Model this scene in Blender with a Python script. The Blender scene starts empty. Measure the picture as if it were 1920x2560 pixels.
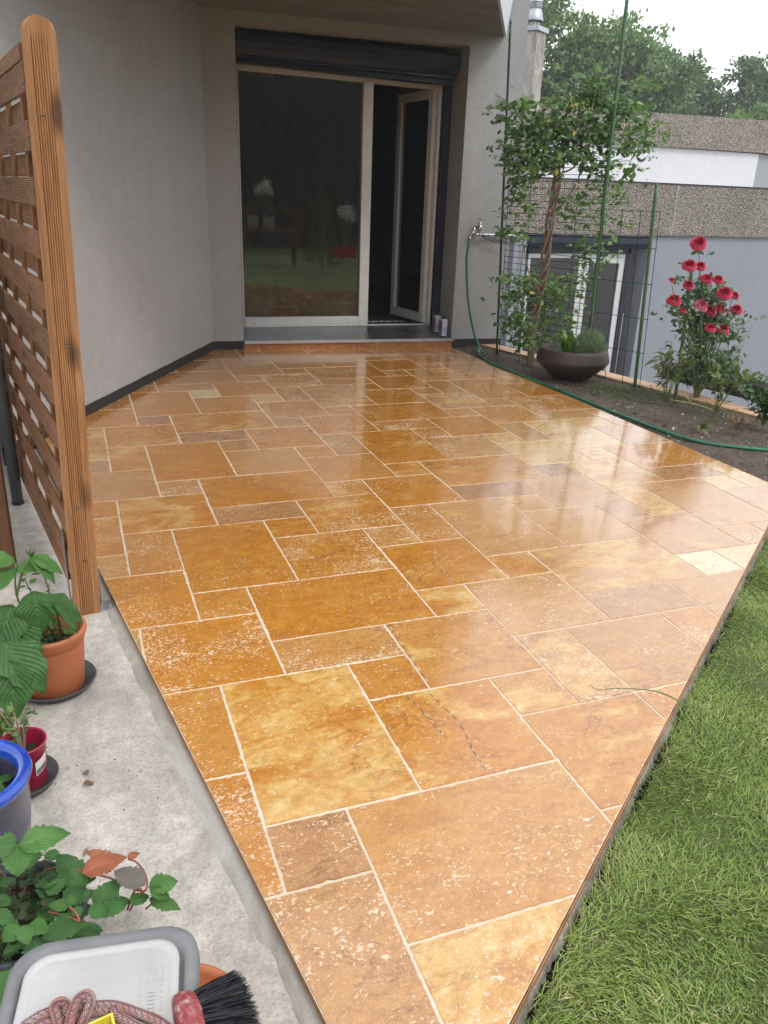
import bpy, math, random
import numpy as np
from mathutils import Vector, Matrix
R = math.radians
rng = np.random.default_rng(7)
random.seed(7)
scene = bpy.context.scene

# ------------------------------------------------------------------ camera
CAM = np.array([-0.3521, -1.4972, 1.4316])
WM = np.array([[0.92576702, -0.10973034, 0.36182133], [-0.37653875, -0.35429151, 0.85597669], [0.03426361, -0.92867474, -0.36930912]])   # columns: right, down, forward of the photo
cd = bpy.data.cameras.new('camera'); cam = bpy.data.objects.new('camera', cd)
scene.collection.objects.link(cam); scene.camera = cam
m = Matrix.Identity(4)
for i in range(3):
    m[i][0] = WM[i][0]; m[i][1] = -WM[i][1]; m[i][2] = -WM[i][2]; m[i][3] = CAM[i]
cam.matrix_world = m
cd.sensor_fit = 'HORIZONTAL'; cd.sensor_width = 36.0; cd.lens = 36 * 2005.6 / 1920
cd.clip_start = 0.05; cd.clip_end = 600

# ------------------------------------------------------------------ sky, sun, exposure
SUN_EL, SUN_AZ = R(52), R(150)          # azimuth measured from +Y towards +X
w = bpy.data.worlds.new('World'); scene.world = w; w.use_nodes = True
nt = w.node_tree; bg = nt.nodes['Background']
sky = nt.nodes.new('ShaderNodeTexSky'); sky.sky_type = 'NISHITA'; sky.sun_disc = False
sky.sun_elevation = SUN_EL; sky.sun_rotation = SUN_AZ
sky.air_density = 1.0; sky.dust_density = 1.5; sky.ozone_density = 1.0
hs = nt.nodes.new('ShaderNodeHueSaturation'); hs.inputs['Saturation'].default_value = 0.2; hs.inputs['Value'].default_value = 1.0
mxs = nt.nodes.new('ShaderNodeMix'); mxs.data_type = 'RGBA'; mxs.inputs[0].default_value = .6      # cloud cover: a pale, almost even veil
mxs.inputs[7].default_value = (8.6, 8.8, 9.2, 1)
nt.links.new(sky.outputs[0], hs.inputs['Color']); nt.links.new(hs.outputs[0], mxs.inputs[6]); nt.links.new(mxs.outputs[2], bg.inputs['Color'])
bg.inputs['Strength'].default_value = 0.15
sl = bpy.data.lights.new('sun', 'SUN'); sl.energy = 0.8; sl.angle = R(14); sl.color = (1, .96, .9)
so = bpy.data.objects.new('sun', sl); scene.collection.objects.link(so)
sd = Vector((math.sin(SUN_AZ) * math.cos(SUN_EL), math.cos(SUN_AZ) * math.cos(SUN_EL), math.sin(SUN_EL)))
so.rotation_euler = (-sd).to_track_quat('-Z', 'Y').to_euler(); so.location = (4, -8, 12)
scene.view_settings.view_transform = 'Standard'; scene.view_settings.look = 'None'
scene.view_settings.exposure = 0.72; scene.view_settings.gamma = 1.0
scene.render.engine = 'CYCLES'
scene.cycles.max_bounces = 8; scene.cycles.diffuse_bounces = 4; scene.cycles.glossy_bounces = 4
scene.cycles.transparent_max_bounces = 12; scene.cycles.caustics_reflective = False; scene.cycles.caustics_refractive = False

# ------------------------------------------------------------------ frames
QM = np.array([[0.99961231, 0.02719125, 0.00598851], [-0.0271036, 0.99953091, -0.01426033], [-0.00637346, 0.01409249, 0.99988038]])
U = 0.205
PN = QM @ np.array([0, 0, 1.])
def G(gx, gy, h=0.):
    return QM @ np.array([gx * U, gy * U, h])
def gz(x, y, h=0.):                     # z of the (gently sloping) terrace plane at x, y
    return (h - PN[0] * x - PN[1] * y) / PN[2]
F0 = np.array([1.0, 5.745, 0.]); FA = np.array([0.99669551, -0.08122849, 0.]); FT = np.array([0.08122849, 0.99669551, 0.])
def F(s, t, z):                         # facade frame: along, depth, height
    return F0 + FA * s + FT * t + np.array([0, 0, z])

# ------------------------------------------------------------------ object helpers
def link(o): scene.collection.objects.link(o); return o
def empty(name, loc, label=None, cat=None, group=None):
    o = link(bpy.data.objects.new(name, None)); o.location = loc; o.empty_display_size = .1
    if label: o['label'] = label
    if cat: o['category'] = cat
    if group: o['group'] = group
    return o
def tag(o, label, cat, group=None):
    o['label'] = label; o['category'] = cat
    if group: o['group'] = group
    return o
def wloc(o):
    l = Vector(o.location); p = o.parent
    while p: l += Vector(p.location); p = p.parent
    return l

class MB:
    def __init__(s): s.v = []; s.f = []; s.mi = []
    def add(s, vs, fs, mi=0):
        b = len(s.v); s.v += [tuple(map(float, x)) for x in vs]; s.f += [tuple(i + b for i in f) for f in fs]; s.mi += [mi] * len(fs)
    def hexa(s, p, mi=0):               # 8 points: bottom 4 ccw, top 4 ccw
        s.add(p, [(3, 2, 1, 0), (4, 5, 6, 7), (0, 1, 5, 4), (1, 2, 6, 5), (2, 3, 7, 6), (3, 0, 4, 7)], mi)
    def box(s, c, d, rz=0, mi=0, bev=0):
        x, y, z = d[0] / 2, d[1] / 2, d[2] / 2; ca, sa = math.cos(rz), math.sin(rz)
        p = []
        for zz in (-z, z):
            for a, b in ((-x, -y), (x, -y), (x, y), (-x, y)): p.append((c[0] + a * ca - b * sa, c[1] + a * sa + b * ca, c[2] + zz))
        s.hexa(p, mi)
    def fbox(s, s0, s1, t0, t1, z0, z1, mi=0):
        q = [(s0, t0), (s1, t0), (s1, t1), (s0, t1)]
        s.hexa([F(a, b, z0) for a, b in q] + [F(a, b, z1) for a, b in q], mi)
    def prism(s, poly, z0, z1, mi=0):   # z0, z1 numbers or functions of x, y
        n = len(poly); f0 = z0 if callable(z0) else (lambda x, y: z0); f1 = z1 if callable(z1) else (lambda x, y: z1)
        vs = [(x, y, f0(x, y)) for x, y in poly] + [(x, y, f1(x, y)) for x, y in poly]
        fs = [tuple(range(n - 1, -1, -1)), tuple(range(n, 2 * n))] + [(i, (i + 1) % n, n + (i + 1) % n, n + i) for i in range(n)]
        s.add(vs, fs, mi)
    def tube(s, pts, r, n=8, mi=0, cap=True):
        pts = [np.array(p, float) for p in pts]; m_ = len(pts)
        rs = r if hasattr(r, '__len__') else [r] * m_
        d0 = pts[1] - pts[0]; up = np.array([0, 0, 1.]) if abs(d0[2]) < .9 * np.linalg.norm(d0) else np.array([1., 0, 0])
        vs = []
        for i, p in enumerate(pts):
            d = pts[min(i + 1, m_ - 1)] - pts[max(i - 1, 0)]; d /= (np.linalg.norm(d) + 1e-12)
            a = up - d * (up @ d); a /= (np.linalg.norm(a) + 1e-12); b = np.cross(d, a); up = a
            for k in range(n):
                t = 2 * math.pi * k / n; vs.append(p + rs[i] * (math.cos(t) * a + math.sin(t) * b))
        fs = [(i * n + k, i * n + (k + 1) % n, (i + 1) * n + (k + 1) % n, (i + 1) * n + k) for i in range(m_ - 1) for k in range(n)]
        if cap: fs += [tuple(range(n - 1, -1, -1)), tuple((m_ - 1) * n + k for k in range(n))]
        s.add(vs, fs, mi)
    def lathe(s, prof, c, n=40, mi=0, tilt=(0, 0)):
        vs = []; m_ = len(prof)
        for r_, z in prof:
            for k in range(n):
                t = 2 * math.pi * k / n; x, y = r_ * math.cos(t), r_ * math.sin(t)
                vs.append((c[0] + x, c[1] + y, c[2] + z + tilt[0] * x + tilt[1] * y))
        fs = [(i * n + k, i * n + (k + 1) % n, (i + 1) * n + (k + 1) % n, (i + 1) * n + k) for i in range(m_ - 1) for k in range(n)]
        s.add(vs, fs, mi)
    def build(s, name, mats, parent=None, smooth=False, bevel=0, seg=2, loc=None):
        base = wloc(parent) if parent else Vector((0, 0, 0))
        if loc is not None: base = base + Vector(loc)
        me = bpy.data.meshes.new(name)
        me.from_pydata([(x - base[0], y - base[1], z - base[2]) for x, y, z in s.v], [], s.f)
        if not isinstance(mats, (list, tuple)): mats = [mats]
        for m_ in mats: me.materials.append(m_)
        me.polygons.foreach_set('material_index', s.mi)
        if smooth: me.polygons.foreach_set('use_smooth', [True] * len(s.f))
        me.update()
        o = link(bpy.data.objects.new(name, me))
        if loc is not None: o.location = loc
        if parent: o.parent = parent
        if bevel:
            b = o.modifiers.new('bevel', 'BEVEL'); b.width = bevel; b.segments = seg; b.limit_method = 'ANGLE'; b.angle_limit = R(40)
        return o

def npmesh(name, V, Fq, mats, parent=None, rnd=None, smooth=False, extra=None):
    """V (n,3) world coordinates, Fq (m,k) faces of one size; rnd = per-vertex float attribute"""
    base = np.array(wloc(parent)) if parent else np.zeros(3)
    V = np.asarray(V, float) - base
    me = bpy.data.meshes.new(name); k = Fq.shape[1]
    me.vertices.add(len(V)); me.vertices.foreach_set('co', V.ravel())
    me.loops.add(Fq.size); me.loops.foreach_set('vertex_index', Fq.astype(np.int32).ravel())
    me.polygons.add(len(Fq)); me.polygons.foreach_set('loop_start', np.arange(0, Fq.size, k, dtype=np.int32))
    if smooth: me.polygons.foreach_set('use_smooth', np.ones(len(Fq), bool))
    if not isinstance(mats, (list, tuple)): mats = [mats]
    for m_ in mats: me.materials.append(m_)
    me.update(calc_edges=True); me.validate()
    if rnd is not None:
        a = me.attributes.new('rnd', 'FLOAT', 'POINT'); a.data.foreach_set('value', np.asarray(rnd, np.float32))
    for nm, arr in (extra or {}).items():
        a = me.attributes.new(nm, 'FLOAT', 'POINT'); a.data.foreach_set('value', np.asarray(arr, np.float32))
    o = link(bpy.data.objects.new(name, me))
    if parent: o.parent = parent
    return o

def frames(D, N):                       # columns: side, along, normal
    D = D / (np.linalg.norm(D, axis=1)[:, None] + 1e-9)
    S = np.cross(D, N); S /= (np.linalg.norm(S, axis=1)[:, None] + 1e-9)
    N2 = np.cross(S, D)
    return np.stack([S, D, N2], axis=2)
def inst(tv, tf, P, M, sc):
    """template verts/faces at positions P with frames M and scales sc -> V, F, id per vertex"""
    n, k = len(P), len(tv)
    sc = np.asarray(sc, float)
    if sc.ndim == 1: sc = np.repeat(sc[:, None], 3, 1)
    L = tv[None, :, :] * sc[:, None, :]
    V = np.einsum('nij,nkj->nki', M, L) + P[:, None, :]
    Fc = tf[None] + (np.arange(n) * k)[:, None, None]
    return V.reshape(-1, 3), Fc.reshape(-1, tf.shape[1]), np.repeat(np.arange(n), k)
def rdir(n, up=0.):
    v = rng.normal(size=(n, 3)); v[:, 2] += up
    return v / np.linalg.norm(v, axis=1)[:, None]
# leaf templates: along +Y, side X, normal Z
def leaf_t(w_=.5, fold=.12, droop=.15, tipw=.0):
    ys = [0, .22, .5, .78, 1.0]; ws = [.03, .75, 1., .62, tipw]
    v = []
    for y, q in zip(ys, ws):
        z = -droop * y * y
        v += [(-w_ / 2 * q, y, z + fold * q * .5), (0, y, z), (w_ / 2 * q, y, z + fold * q * .5)]
    f = []
    for i in range(4):
        a = i * 3; f += [(a, a + 1, a + 4, a + 3), (a + 1, a + 2, a + 5, a + 4)]
    return np.array(v), np.array(f)
LEAF = leaf_t(.55); LEAF_N = leaf_t(.28, .08, .25); LEAF_R = leaf_t(.8, .1, .1)
LEAF_Q = (np.array([(-.3, .45, .06), (0, 0, 0), (.3, .45, .06), (0, 1, -.08)]), np.array([(0, 1, 2, 3)]))

# ------------------------------------------------------------------ material helpers
class NT:
    def __init__(s, name):
        s.m = bpy.data.materials.new(name); s.m.use_nodes = True; s.t = s.m.node_tree
        s.b = s.t.nodes['Principled BSDF']
    def n(s, typ, **kw):
        o = s.t.nodes.new('ShaderNode' + typ)
        for k, v in kw.items():
            if k in ('blend_type', 'data_type', 'operation', 'feature', 'attribute_name', 'noise_dimensions', 'interpolation_type', 'clamp', 'distance', 'attribute_type'): setattr(o, k, v)
        return o
    def set(s, sock, v):
        if isinstance(v, bpy.types.NodeSocket): s.t.links.new(v, sock)
        else: sock.default_value = v if not isinstance(v, tuple) or len(v) != 3 or sock.type != 'RGBA' else (*v, 1)
    def coord(s, kind='Object'): return s.n('TexCoord').outputs[kind]
    def mapping(s, vec, scale=(1, 1, 1), loc=(0, 0, 0), rot=(0, 0, 0)):
        o = s.n('Mapping'); s.set(o.inputs[0], vec); o.inputs['Scale'].default_value = scale; s.set(o.inputs['Location'], loc); o.inputs['Rotation'].default_value = rot
        return o.outputs[0]
    def noise(s, vec, scale=5, detail=4, rough=.55, dist=0., col=False):
        o = s.n('TexNoise'); s.set(o.inputs['Vector'], vec); s.set(o.inputs['Scale'], scale); o.inputs['Detail'].default_value = detail
        o.inputs['Roughness'].default_value = rough; o.inputs['Distortion'].default_value = dist
        return o.outputs['Color' if col else 'Fac']
    def vor(s, vec, scale=5, feature='F1', rand=1.):
        o = s.n('TexVoronoi', feature=feature); s.set(o.inputs['Vector'], vec); s.set(o.inputs['Scale'], scale); o.inputs['Randomness'].default_value = rand
        return o
    def ramp(s, fac, stops, interp='LINEAR'):
        o = s.n('ValToRGB'); s.set(o.inputs[0], fac); cr = o.color_ramp; cr.interpolation = interp
        while len(cr.elements) < len(stops): cr.elements.new(.5)
        for e, (p, c) in zip(cr.elements, stops):
            e.position = p; e.color = (*c, 1) if isinstance(c, tuple) else (c, c, c, 1)
        return o.outputs[0]
    def mix(s, fac, a, b, mode='MIX'):
        o = s.n('Mix', data_type='RGBA', blend_type=mode); s.set(o.inputs[0], fac); s.set(o.inputs[6], a); s.set(o.inputs[7], b); return o.outputs[2]
    def math(s, op, a, b=0., c=0., clamp=False):
        o = s.n('Math', operation=op); s.set(o.inputs[0], a); s.set(o.inputs[1], b); s.set(o.inputs[2], c); o.use_clamp = clamp; return o.outputs[0]
    def vadd(s, a, b):
        o = s.n('VectorMath', operation='ADD'); s.set(o.inputs[0], a); s.set(o.inputs[1], b); return o.outputs[0]
    def attr(s, name, out='Fac'):
        o = s.n('Attribute', attribute_name=name); return o.outputs[out]
    def mr(s, v, a, b, c, d):
        o = s.n('MapRange'); s.set(o.inputs[0], v)
        for i, x in enumerate((a, b, c, d)): s.set(o.inputs[i + 1], x)
        return o.outputs[0]
    def bump(s, h, strength=.3, dist=.01, prev=None):
        o = s.n('Bump'); s.set(o.inputs['Height'], h); s.set(o.inputs['Strength'], strength); o.inputs['Distance'].default_value = dist
        if prev is not None: s.set(o.inputs['Normal'], prev)
        return o.outputs[0]
    def out(s, col=None, rough=None, normal=None, metal=None, spec=None, **kw):
        if col is not None:
            s.set(s.b.inputs['Base Color'], tuple(x * .8 for x in col) if isinstance(col, tuple) else s.mix(1., col, (.8, .8, .8), 'MULTIPLY'))
        if rough is not None: s.set(s.b.inputs['Roughness'], rough)
        if normal is not None: s.set(s.b.inputs['Normal'], normal)
        if metal is not None: s.set(s.b.inputs['Metallic'], metal)
        if spec is not None: s.set(s.b.inputs['Specular IOR Level'], spec)
        for k, v in kw.items(): s.set(s.b.inputs[k], v)
        return s.m

def simple(name, col, rough=.5, metal=0., var=.12, scale=12, bump=.05, bdist=.002, spec=.5):
    t = NT(name); c = t.coord()
    n = t.noise(c, scale, 5, .6)
    dark = tuple(x * (1 - var) for x in col); lite = tuple(min(1, x * (1 + var)) for x in col)
    cc = t.ramp(n, [(.3, dark), (.7, lite)])
    n2 = t.noise(c, scale * 9, 3, .6)
    rr = t.mr(n, .3, .7, max(0, rough - .08), min(1, rough + .08))
    return t.out(cc, rr, t.bump(n2, bump * 4, bdist), metal, spec)

def stucco(name, col, stain=(.9, .87, .83), coarse=260, bstr=.55, streak=.0):
    t = NT(name); c = t.coord()
    big = t.noise(c, .9, 5, .6); mid = t.noise(c, 14, 5, .65); fine = t.noise(c, coarse, 3, .7)
    base = t.mix(t.ramp(big, [(.35, .0), (.7, 1.)]), col, tuple(a * b for a, b in zip(col, stain)))
    base = t.mix(.35, base, t.ramp(mid, [(.3, tuple(x * .82 for x in col)), (.7, tuple(min(1, x * 1.12) for x in col))]))
    spots = t.ramp(t.noise(t.mapping(c, (1, 1, .7)), 55, 2, .5), [(.70, 0.), (.76, 1.)])
    base = t.mix(t.math('MULTIPLY', spots, .18), base, tuple(x * .45 for x in col))
    stk = t.noise(t.mapping(c, (1.6, 1.6, .5)), 3, 5, .65); base = t.mix(1., base, t.ramp(stk, [(.35, .965), (.6, 1.01)]), 'MULTIPLY')
    g = t.ramp(fine, [(.3, .82), (.7, 1.08)])
    base = t.mix(1., base, g, 'MULTIPLY')
    h = t.math('ADD', t.math('MULTIPLY', fine, .6), t.noise(c, coarse * .3, 4, .6))
    return t.out(base, .92, t.bump(t.math('ADD', h, t.math('MULTIPLY', t.noise(c, 70, 3, .6), .8)), bstr, .007))

M = {}
M['wall'] = stucco('wall_render', (.46, .465, .47))
M['wall_left'] = stucco('wall_render_left', (.475, .478, .485))
M['plinth'] = simple('plinth_paint', (.022, .02, .02), .75, var=.3, bump=.25)
M['neigh_wall'] = stucco('neighbour_render', (.35, .365, .40), (.93, .94, .97), bstr=.25)
M['white_wall'] = stucco('white_render', (.80, .81, .86), (.97, .97, .97), bstr=.2)
M['white_frame'] = simple('white_frame', (.72, .72, .70), .38, var=.05, bump=.01)
M['dark_metal'] = simple('dark_metal', (.010, .016, .034), .5, var=.35, scale=5, bump=.02)
M['steel'] = simple('sill_metal', (.34, .36, .36), .33, .85, var=.25, scale=6, bump=.03)
M['chrome'] = simple('chrome', (.6, .59, .57), .25, 1., var=.1)
M['alu'] = simple('aluminium', (.72, .73, .76), .4, .8, var=.08)
M['galv'] = simple('galvanised', (.5, .52, .54), .42, .8, var=.15, scale=30)
M['room'] = simple('room_wall', (.35, .31, .30), .9)
M['room_floor'] = simple('room_floor', (.05, .03, .022), .6)
M['curtain'] = simple('curtain', (.22, .10, .075), .95, var=.3)
M['green_hose'] = simple('hose_green', (.013, .165, .085), .35, var=.25, scale=8)
M['stake'] = simple('stake_green', (.06, .15, .055), .45, var=.2, scale=20)
M['stake_dark'] = simple('stake_dark_green', (.012, .035, .022), .4, var=.2, scale=20)
M['wire'] = simple('wire_green', (.014, .026, .024), .5, var=.2)
M['saucer'] = simple('grey_plastic', (.06, .064, .07), .55, var=.25, scale=16, bump=.1)
M['binrim'] = simple('grey_rim_plastic', (.20, .205, .21), .55, var=.2, scale=18, bump=.08)
M['binbody'] = simple('grey_body_plastic', (.10, .10, .105), .5, var=.2)
M['greypost'] = simple('grey_post', (.12, .13, .14), .45, .3, var=.12)
M['yellow'] = simple('yellow_plastic', (.75, .62, .05), .35, var=.08)
M['black'] = simple('black_rubber', (.01, .01, .01), .6)
M['blue_cap'] = simple('blue_cap', (.02, .025, .09), .4)
M['trough'] = simple('black_planter', (.03, .032, .036), .55, var=.25)

def concrete(name, col=(.47, .425, .37), light=(.74, .685, .615), scale=1.):
    t = NT(name); c = t.coord()
    a = t.noise(c, 2.2 * scale, 6, .65, .6); b = t.noise(c, 22 * scale, 6, .7); f = t.noise(c, 130 * scale, 5, .8)
    base = t.ramp(a, [(.34, col), (.5, tuple((x + y) / 2 for x, y in zip(col, light))), (.62, light)])
    base = t.mix(t.ramp(b, [(.35, .0), (.62, .55)]), base, tuple(x * .72 for x in col))
    base = t.mix(1., base, t.ramp(f, [(.3, .62), (.55, 1.08)]), 'MULTIPLY')
    pits = t.ramp(t.vor(t.vadd(c, t.mapping(t.noise(c, 30, 2, col=True), (.02, .02, .02))), 85 * scale).outputs['Distance'], [(.10, 1.), (.16, 0.)])
    sel = t.ramp(t.noise(c, 60 * scale, 1), [(.55, 0.), (.6, 1.)])
    pit = t.math('MULTIPLY', pits, sel)
    base = t.mix(t.math('MULTIPLY', pit, .75), base, (.12, .105, .09))
    damp = t.ramp(t.noise(t.mapping(c, (1.6, .5, 1)), 3.1, 4, .6, .8), [(.56, 0.), (.66, 1.)])
    base = t.mix(t.math('MULTIPLY', damp, .35), base, (.2, .19, .175))
    h = t.math('SUBTRACT', t.math('ADD', t.math('MULTIPLY', b, .6), t.math('MULTIPLY', f, .35)), t.math('MULTIPLY', pit, .4))
    return t.out(base, t.mr(damp, 0, 1, .9, .6), t.bump(h, .75, .006))
M['concrete'] = concrete('slab_concrete')
def mortar():
    t = NT('smooth_mortar'); c = t.coord()
    a = t.noise(t.mapping(c, (1, .35, 1)), 9, 6, .6, 1.2); f = t.noise(c, 150, 4, .7)
    base = t.ramp(a, [(.3, (.27, .24, .2)), (.5, (.42, .39, .34)), (.72, (.55, .53, .48))])
    base = t.mix(1., base, t.ramp(f, [(.25, .86), (.6, 1.04)]), 'MULTIPLY')
    return t.out(base, .6, t.bump(t.math('ADD', a, t.math('MULTIPLY', f, .2)), .35, .006))
M['mortar'] = mortar()
M['dirtymortar'] = concrete('dirty_mortar', (.15, .125, .09), (.46, .41, .35), 3.)
def soffit():
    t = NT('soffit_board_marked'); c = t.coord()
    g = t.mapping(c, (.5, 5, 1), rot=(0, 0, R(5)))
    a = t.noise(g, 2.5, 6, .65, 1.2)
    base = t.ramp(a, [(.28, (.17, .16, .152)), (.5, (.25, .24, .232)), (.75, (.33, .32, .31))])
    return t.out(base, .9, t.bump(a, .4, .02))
M['soffit'] = soffit()
def chim():
    t = NT('weathered_concrete'); c = t.coord()
    a = t.noise(t.mapping(c, (1, 1, .28)), 7, 8, .72, 1.); b = t.noise(c, 45, 4, .7)
    base = t.ramp(a, [(.32, (.12, .11, .095)), (.45, (.32, .30, .26)), (.58, (.50, .47, .42)), (.75, (.62, .6, .56))])
    return t.out(base, .95, t.bump(t.math('ADD', a, b), .5, .02))
M['chimney'] = chim()
def aggregate():
    t = NT('exposed_aggregate'); c = t.coord()
    cc = t.vadd(c, t.mapping(t.noise(c, 30, 2, col=True), (.01, .01, .01)))
    v = t.vor(t.mapping(cc, (1, 1, 1.25)), 42); d = v.outputs['Distance']
    st = t.ramp(v.outputs['Color'], [(.1, (.31, .26, .215)), (.4, (.48, .415, .35)), (.7, (.66, .58, .49)), (1., (.85, .79, .71))])
    base = t.mix(t.ramp(d, [(.35, 0.), (.6, 1.)]), st, (.20, .17, .145))
    big = t.ramp(t.noise(c, 1.4, 4, .6), [(.3, .82), (.7, 1.1)])
    base = t.mix(1., base, big, 'MULTIPLY')
    return t.out(base, .9, t.bump(t.math('MULTIPLY', d, -1.), 1., .03))
M['aggregate'] = aggregate()

def wood(name, c0, c1, c2, axis='Z', groove=0., gax='X', knots=True, scale=1.):
    t = NT(name); c = t.coord()
    sc = {'Z': (26, 26, 1.1), 'X': (1.1, 26, 26), 'Y': (26, 1.1, 26)}[axis]
    a = t.noise(t.mapping(c, tuple(x * scale for x in sc)), 2.0, 6, .65, 1.0)
    b = t.noise(c, 1.7, 3, .5)
    f = t.noise(t.mapping(c, tuple(x * 5 * scale for x in sc)), 2.2, 4, .7)
    base = t.ramp(a, [(.3, c0), (.52, c1), (.75, c2)])
    base = t.mix(t.ramp(b, [(.35, .0), (.7, .45)]), base, c0)
    base = t.mix(1., base, t.ramp(f, [(.3, .78), (.65, 1.1)]), 'MULTIPLY')
    if knots:
        k = t.vor(t.mapping(c, (5.5, 5.5, 1.9) if axis == 'Z' else (1.9, 5.5, 5.5)), 1.3).outputs['Distance']
        base = t.mix(t.ramp(k, [(.08, .9), (.20, 0.)]), base, tuple(x * .28 for x in c0))
    h = t.math('MULTIPLY', f, .4)
    return t.out(base, .72, t.bump(h, .45, .004))
M['post'] = wood('post_wood', (.30, .12, .038), (.45, .205, .075), (.58, .31, .13))
M['slat'] = wood('slat_wood', (.17, .072, .028), (.30, .135, .055), (.41, .21, .10), axis='Y')
M['batten'] = wood('batten_wood', (.20, .09, .03), (.33, .16, .06), (.42, .22, .09))
M['oldpost'] = wood('brown_fence_wood', (.12, .045, .018), (.19, .08, .03), (.26, .12, .05))

def travertine():
    t = NT('travertine_tile'); c = t.coord()
    off = t.attr('off', 'Vector'); tv = t.attr('tint'); tp = t.attr('pits'); tg = t.attr('gold')
    p = t.vadd(c, off)
    warp = t.noise(t.mapping(p, (1., 1.6, 1)), 3.2, 5, .62, .8)
    med = t.noise(t.mapping(p, (1., 1.8, 1)), 9., 7, .7, 1.1)
    fine = t.noise(p, 60, 6, .75)
    rust = t.ramp(med, [(.25, (.43, .145, .012)), (.48, (.565, .220, .021)), (.68, (.65, .295, .040)), (.85, (.73, .42, .10))])
    pink = t.ramp(med, [(.25, (.455, .192, .042)), (.5, (.575, .276, .070)), (.75, (.67, .375, .120))])
    gold = t.ramp(med, [(.28, (.54, .215, .032)), (.44, (.65, .325, .070)), (.58, (.74, .465, .145)), (.75, (.83, .65, .33))])
    base = t.mix(t.ramp(tv, [(.45, 0.), (.75, 1.)]), rust, pink)
    mauve = t.ramp(med, [(.3, (.30, .125, .045)), (.5, (.44, .20, .082)), (.75, (.54, .29, .13))]); base = t.mix(t.ramp(tv, [(.82, 0.), (.95, .85)]), base, mauve)
    gm = t.math('ADD', t.math('MULTIPLY', t.math('SUBTRACT', warp, .5), 3.2), tg)
    base = t.mix(t.ramp(gm, [(.42, 0.), (.72, 1.)]), base, gold)
    pale = t.ramp(t.math('SUBTRACT', tg, 1.), [(.1, 0.), (.5, 1.)])
    base = t.mix(t.math('MULTIPLY', pale, .8), base, (.80, .68, .42))
    base = t.mix(1., base, t.ramp(fine, [(.25, .66), (.5, .98), (.8, 1.22)]), 'MULTIPLY')
    mott = t.ramp(t.noise(p, 17, 8, .75, .4), [(.36, 0.), (.5, .0), (.68, 1.)])
    base = t.mix(t.math('MULTIPLY', mott, .25), base, (.50, .25, .12))
    gr = t.noise(p, 230, 3, .6); base = t.mix(t.math('MULTIPLY', t.ramp(gr, [(.56, 0.), (.68, 1.)]), t.math('ADD', t.math('MULTIPLY', tp, .45), .10)), base, (.80, .58, .38)); base = t.mix(t.math('MULTIPLY', t.ramp(gr, [(.30, 1.), (.42, 0.)]), .30), base, (.28, .10, .02))
    # thin dark veins
    vn = t.noise(t.mapping(p, (.8, 1.9, 1), rot=(0, 0, R(24))), 3.4, 7, .6, 1.4)
    vein = t.ramp(t.math('ABSOLUTE', t.math('SUBTRACT', vn, .5)), [(.0, 1.), (.012, 0.)])
    vsel = t.ramp(t.noise(p, 2.1, 2), [(.52, 0.), (.6, 1.)])
    base = t.mix(t.math('MULTIPLY', t.math('MULTIPLY', vein, vsel), .65), base, (.13, .045, .012))
    # filled pits: cream squiggles, more of them where the low noise says so
    pw = t.vadd(p, t.mapping(t.noise(p, 34, 3, .6, col=True), (.03, .03, .03)))
    s1 = t.noise(t.mapping(pw, (1, 1.7, 1)), 95, 2, .5, .3)
    s2 = t.noise(t.mapping(pw, (1, 2.0, 1), rot=(0, 0, R(-12))), 34, 3, .55, .5)
    dens = t.math('MULTIPLY', t.math('ADD', t.math('MULTIPLY', t.math('SUBTRACT', t.noise(p, 4.5, 4, .6), .42), .42), .055), t.math('ADD', t.math('MULTIPLY', tp, 1.25), .25))
    th1 = t.math('SUBTRACT', .735, dens); th2 = t.math('SUBTRACT', .775, dens)
    sp1 = t.mr(t.math('SUBTRACT', s1, th1), .0, .018, 0, 1); sp2 = t.mr(t.math('SUBTRACT', s2, th2), .0, .012, 0, 1)
    pit = t.math('MAXIMUM', sp1, sp2, clamp=True)
    base = t.mix(t.math('MULTIPLY', pit, .9), base, (.80, .62, .42))
    # hairline halo round the pits (fills stand slightly proud, dark rim)
    halo = t.math('SUBTRACT', t.mr(t.math('SUBTRACT', s2, th2), -.03, .0, 0, 1), sp2, clamp=True)
    base = t.mix(t.math('MULTIPLY', halo, .25), base, (.2, .075, .02))
    # wet film: mostly glossy, patches half dried
    wet = t.ramp(t.noise(c, 1.6, 5, .6, .5), [(.34, .26), (.55, .13), (.7, .085)])
    rough = t.math('ADD', wet, t.math('MULTIPLY', fine, .10))
    rough = t.math('ADD', rough, t.math('MULTIPLY', pit, .16))
    h = t.math('ADD', t.math('MULTIPLY', fine, .25), t.math('MULTIPLY', t.noise(c, 24, 4, .6), .5))
    h = t.math('SUBTRACT', h, t.math('MULTIPLY', pit, .35))
    low = t.noise(c, 7, 2, .5)
    nrm = t.bump(h, .16, .003, t.bump(low, .10, .01))
    return t.out(base, rough, nrm, spec=.55, **{'Coat Weight': .9, 'Coat Roughness': t.ramp(t.noise(c, 1.1, 4, .6, .5), [(.35, .17), (.55, .09), (.7, .05)]), 'Coat IOR': 1.58})
M['tile'] = travertine()
def grout():
    t = NT('cream_grout'); c = t.coord(); a = t.noise(c, 55, 4, .6); b = t.noise(c, 3, 3)
    base = t.mix(t.ramp(b, [(.4, 0.), (.7, .6)]), t.ramp(a, [(.3, (.70, .57, .42)), (.7, (.86, .74, .58))]), (.62, .46, .30))
    return t.out(base, .55, t.bump(a, .4, .003))
M['grout'] = grout()
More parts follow.
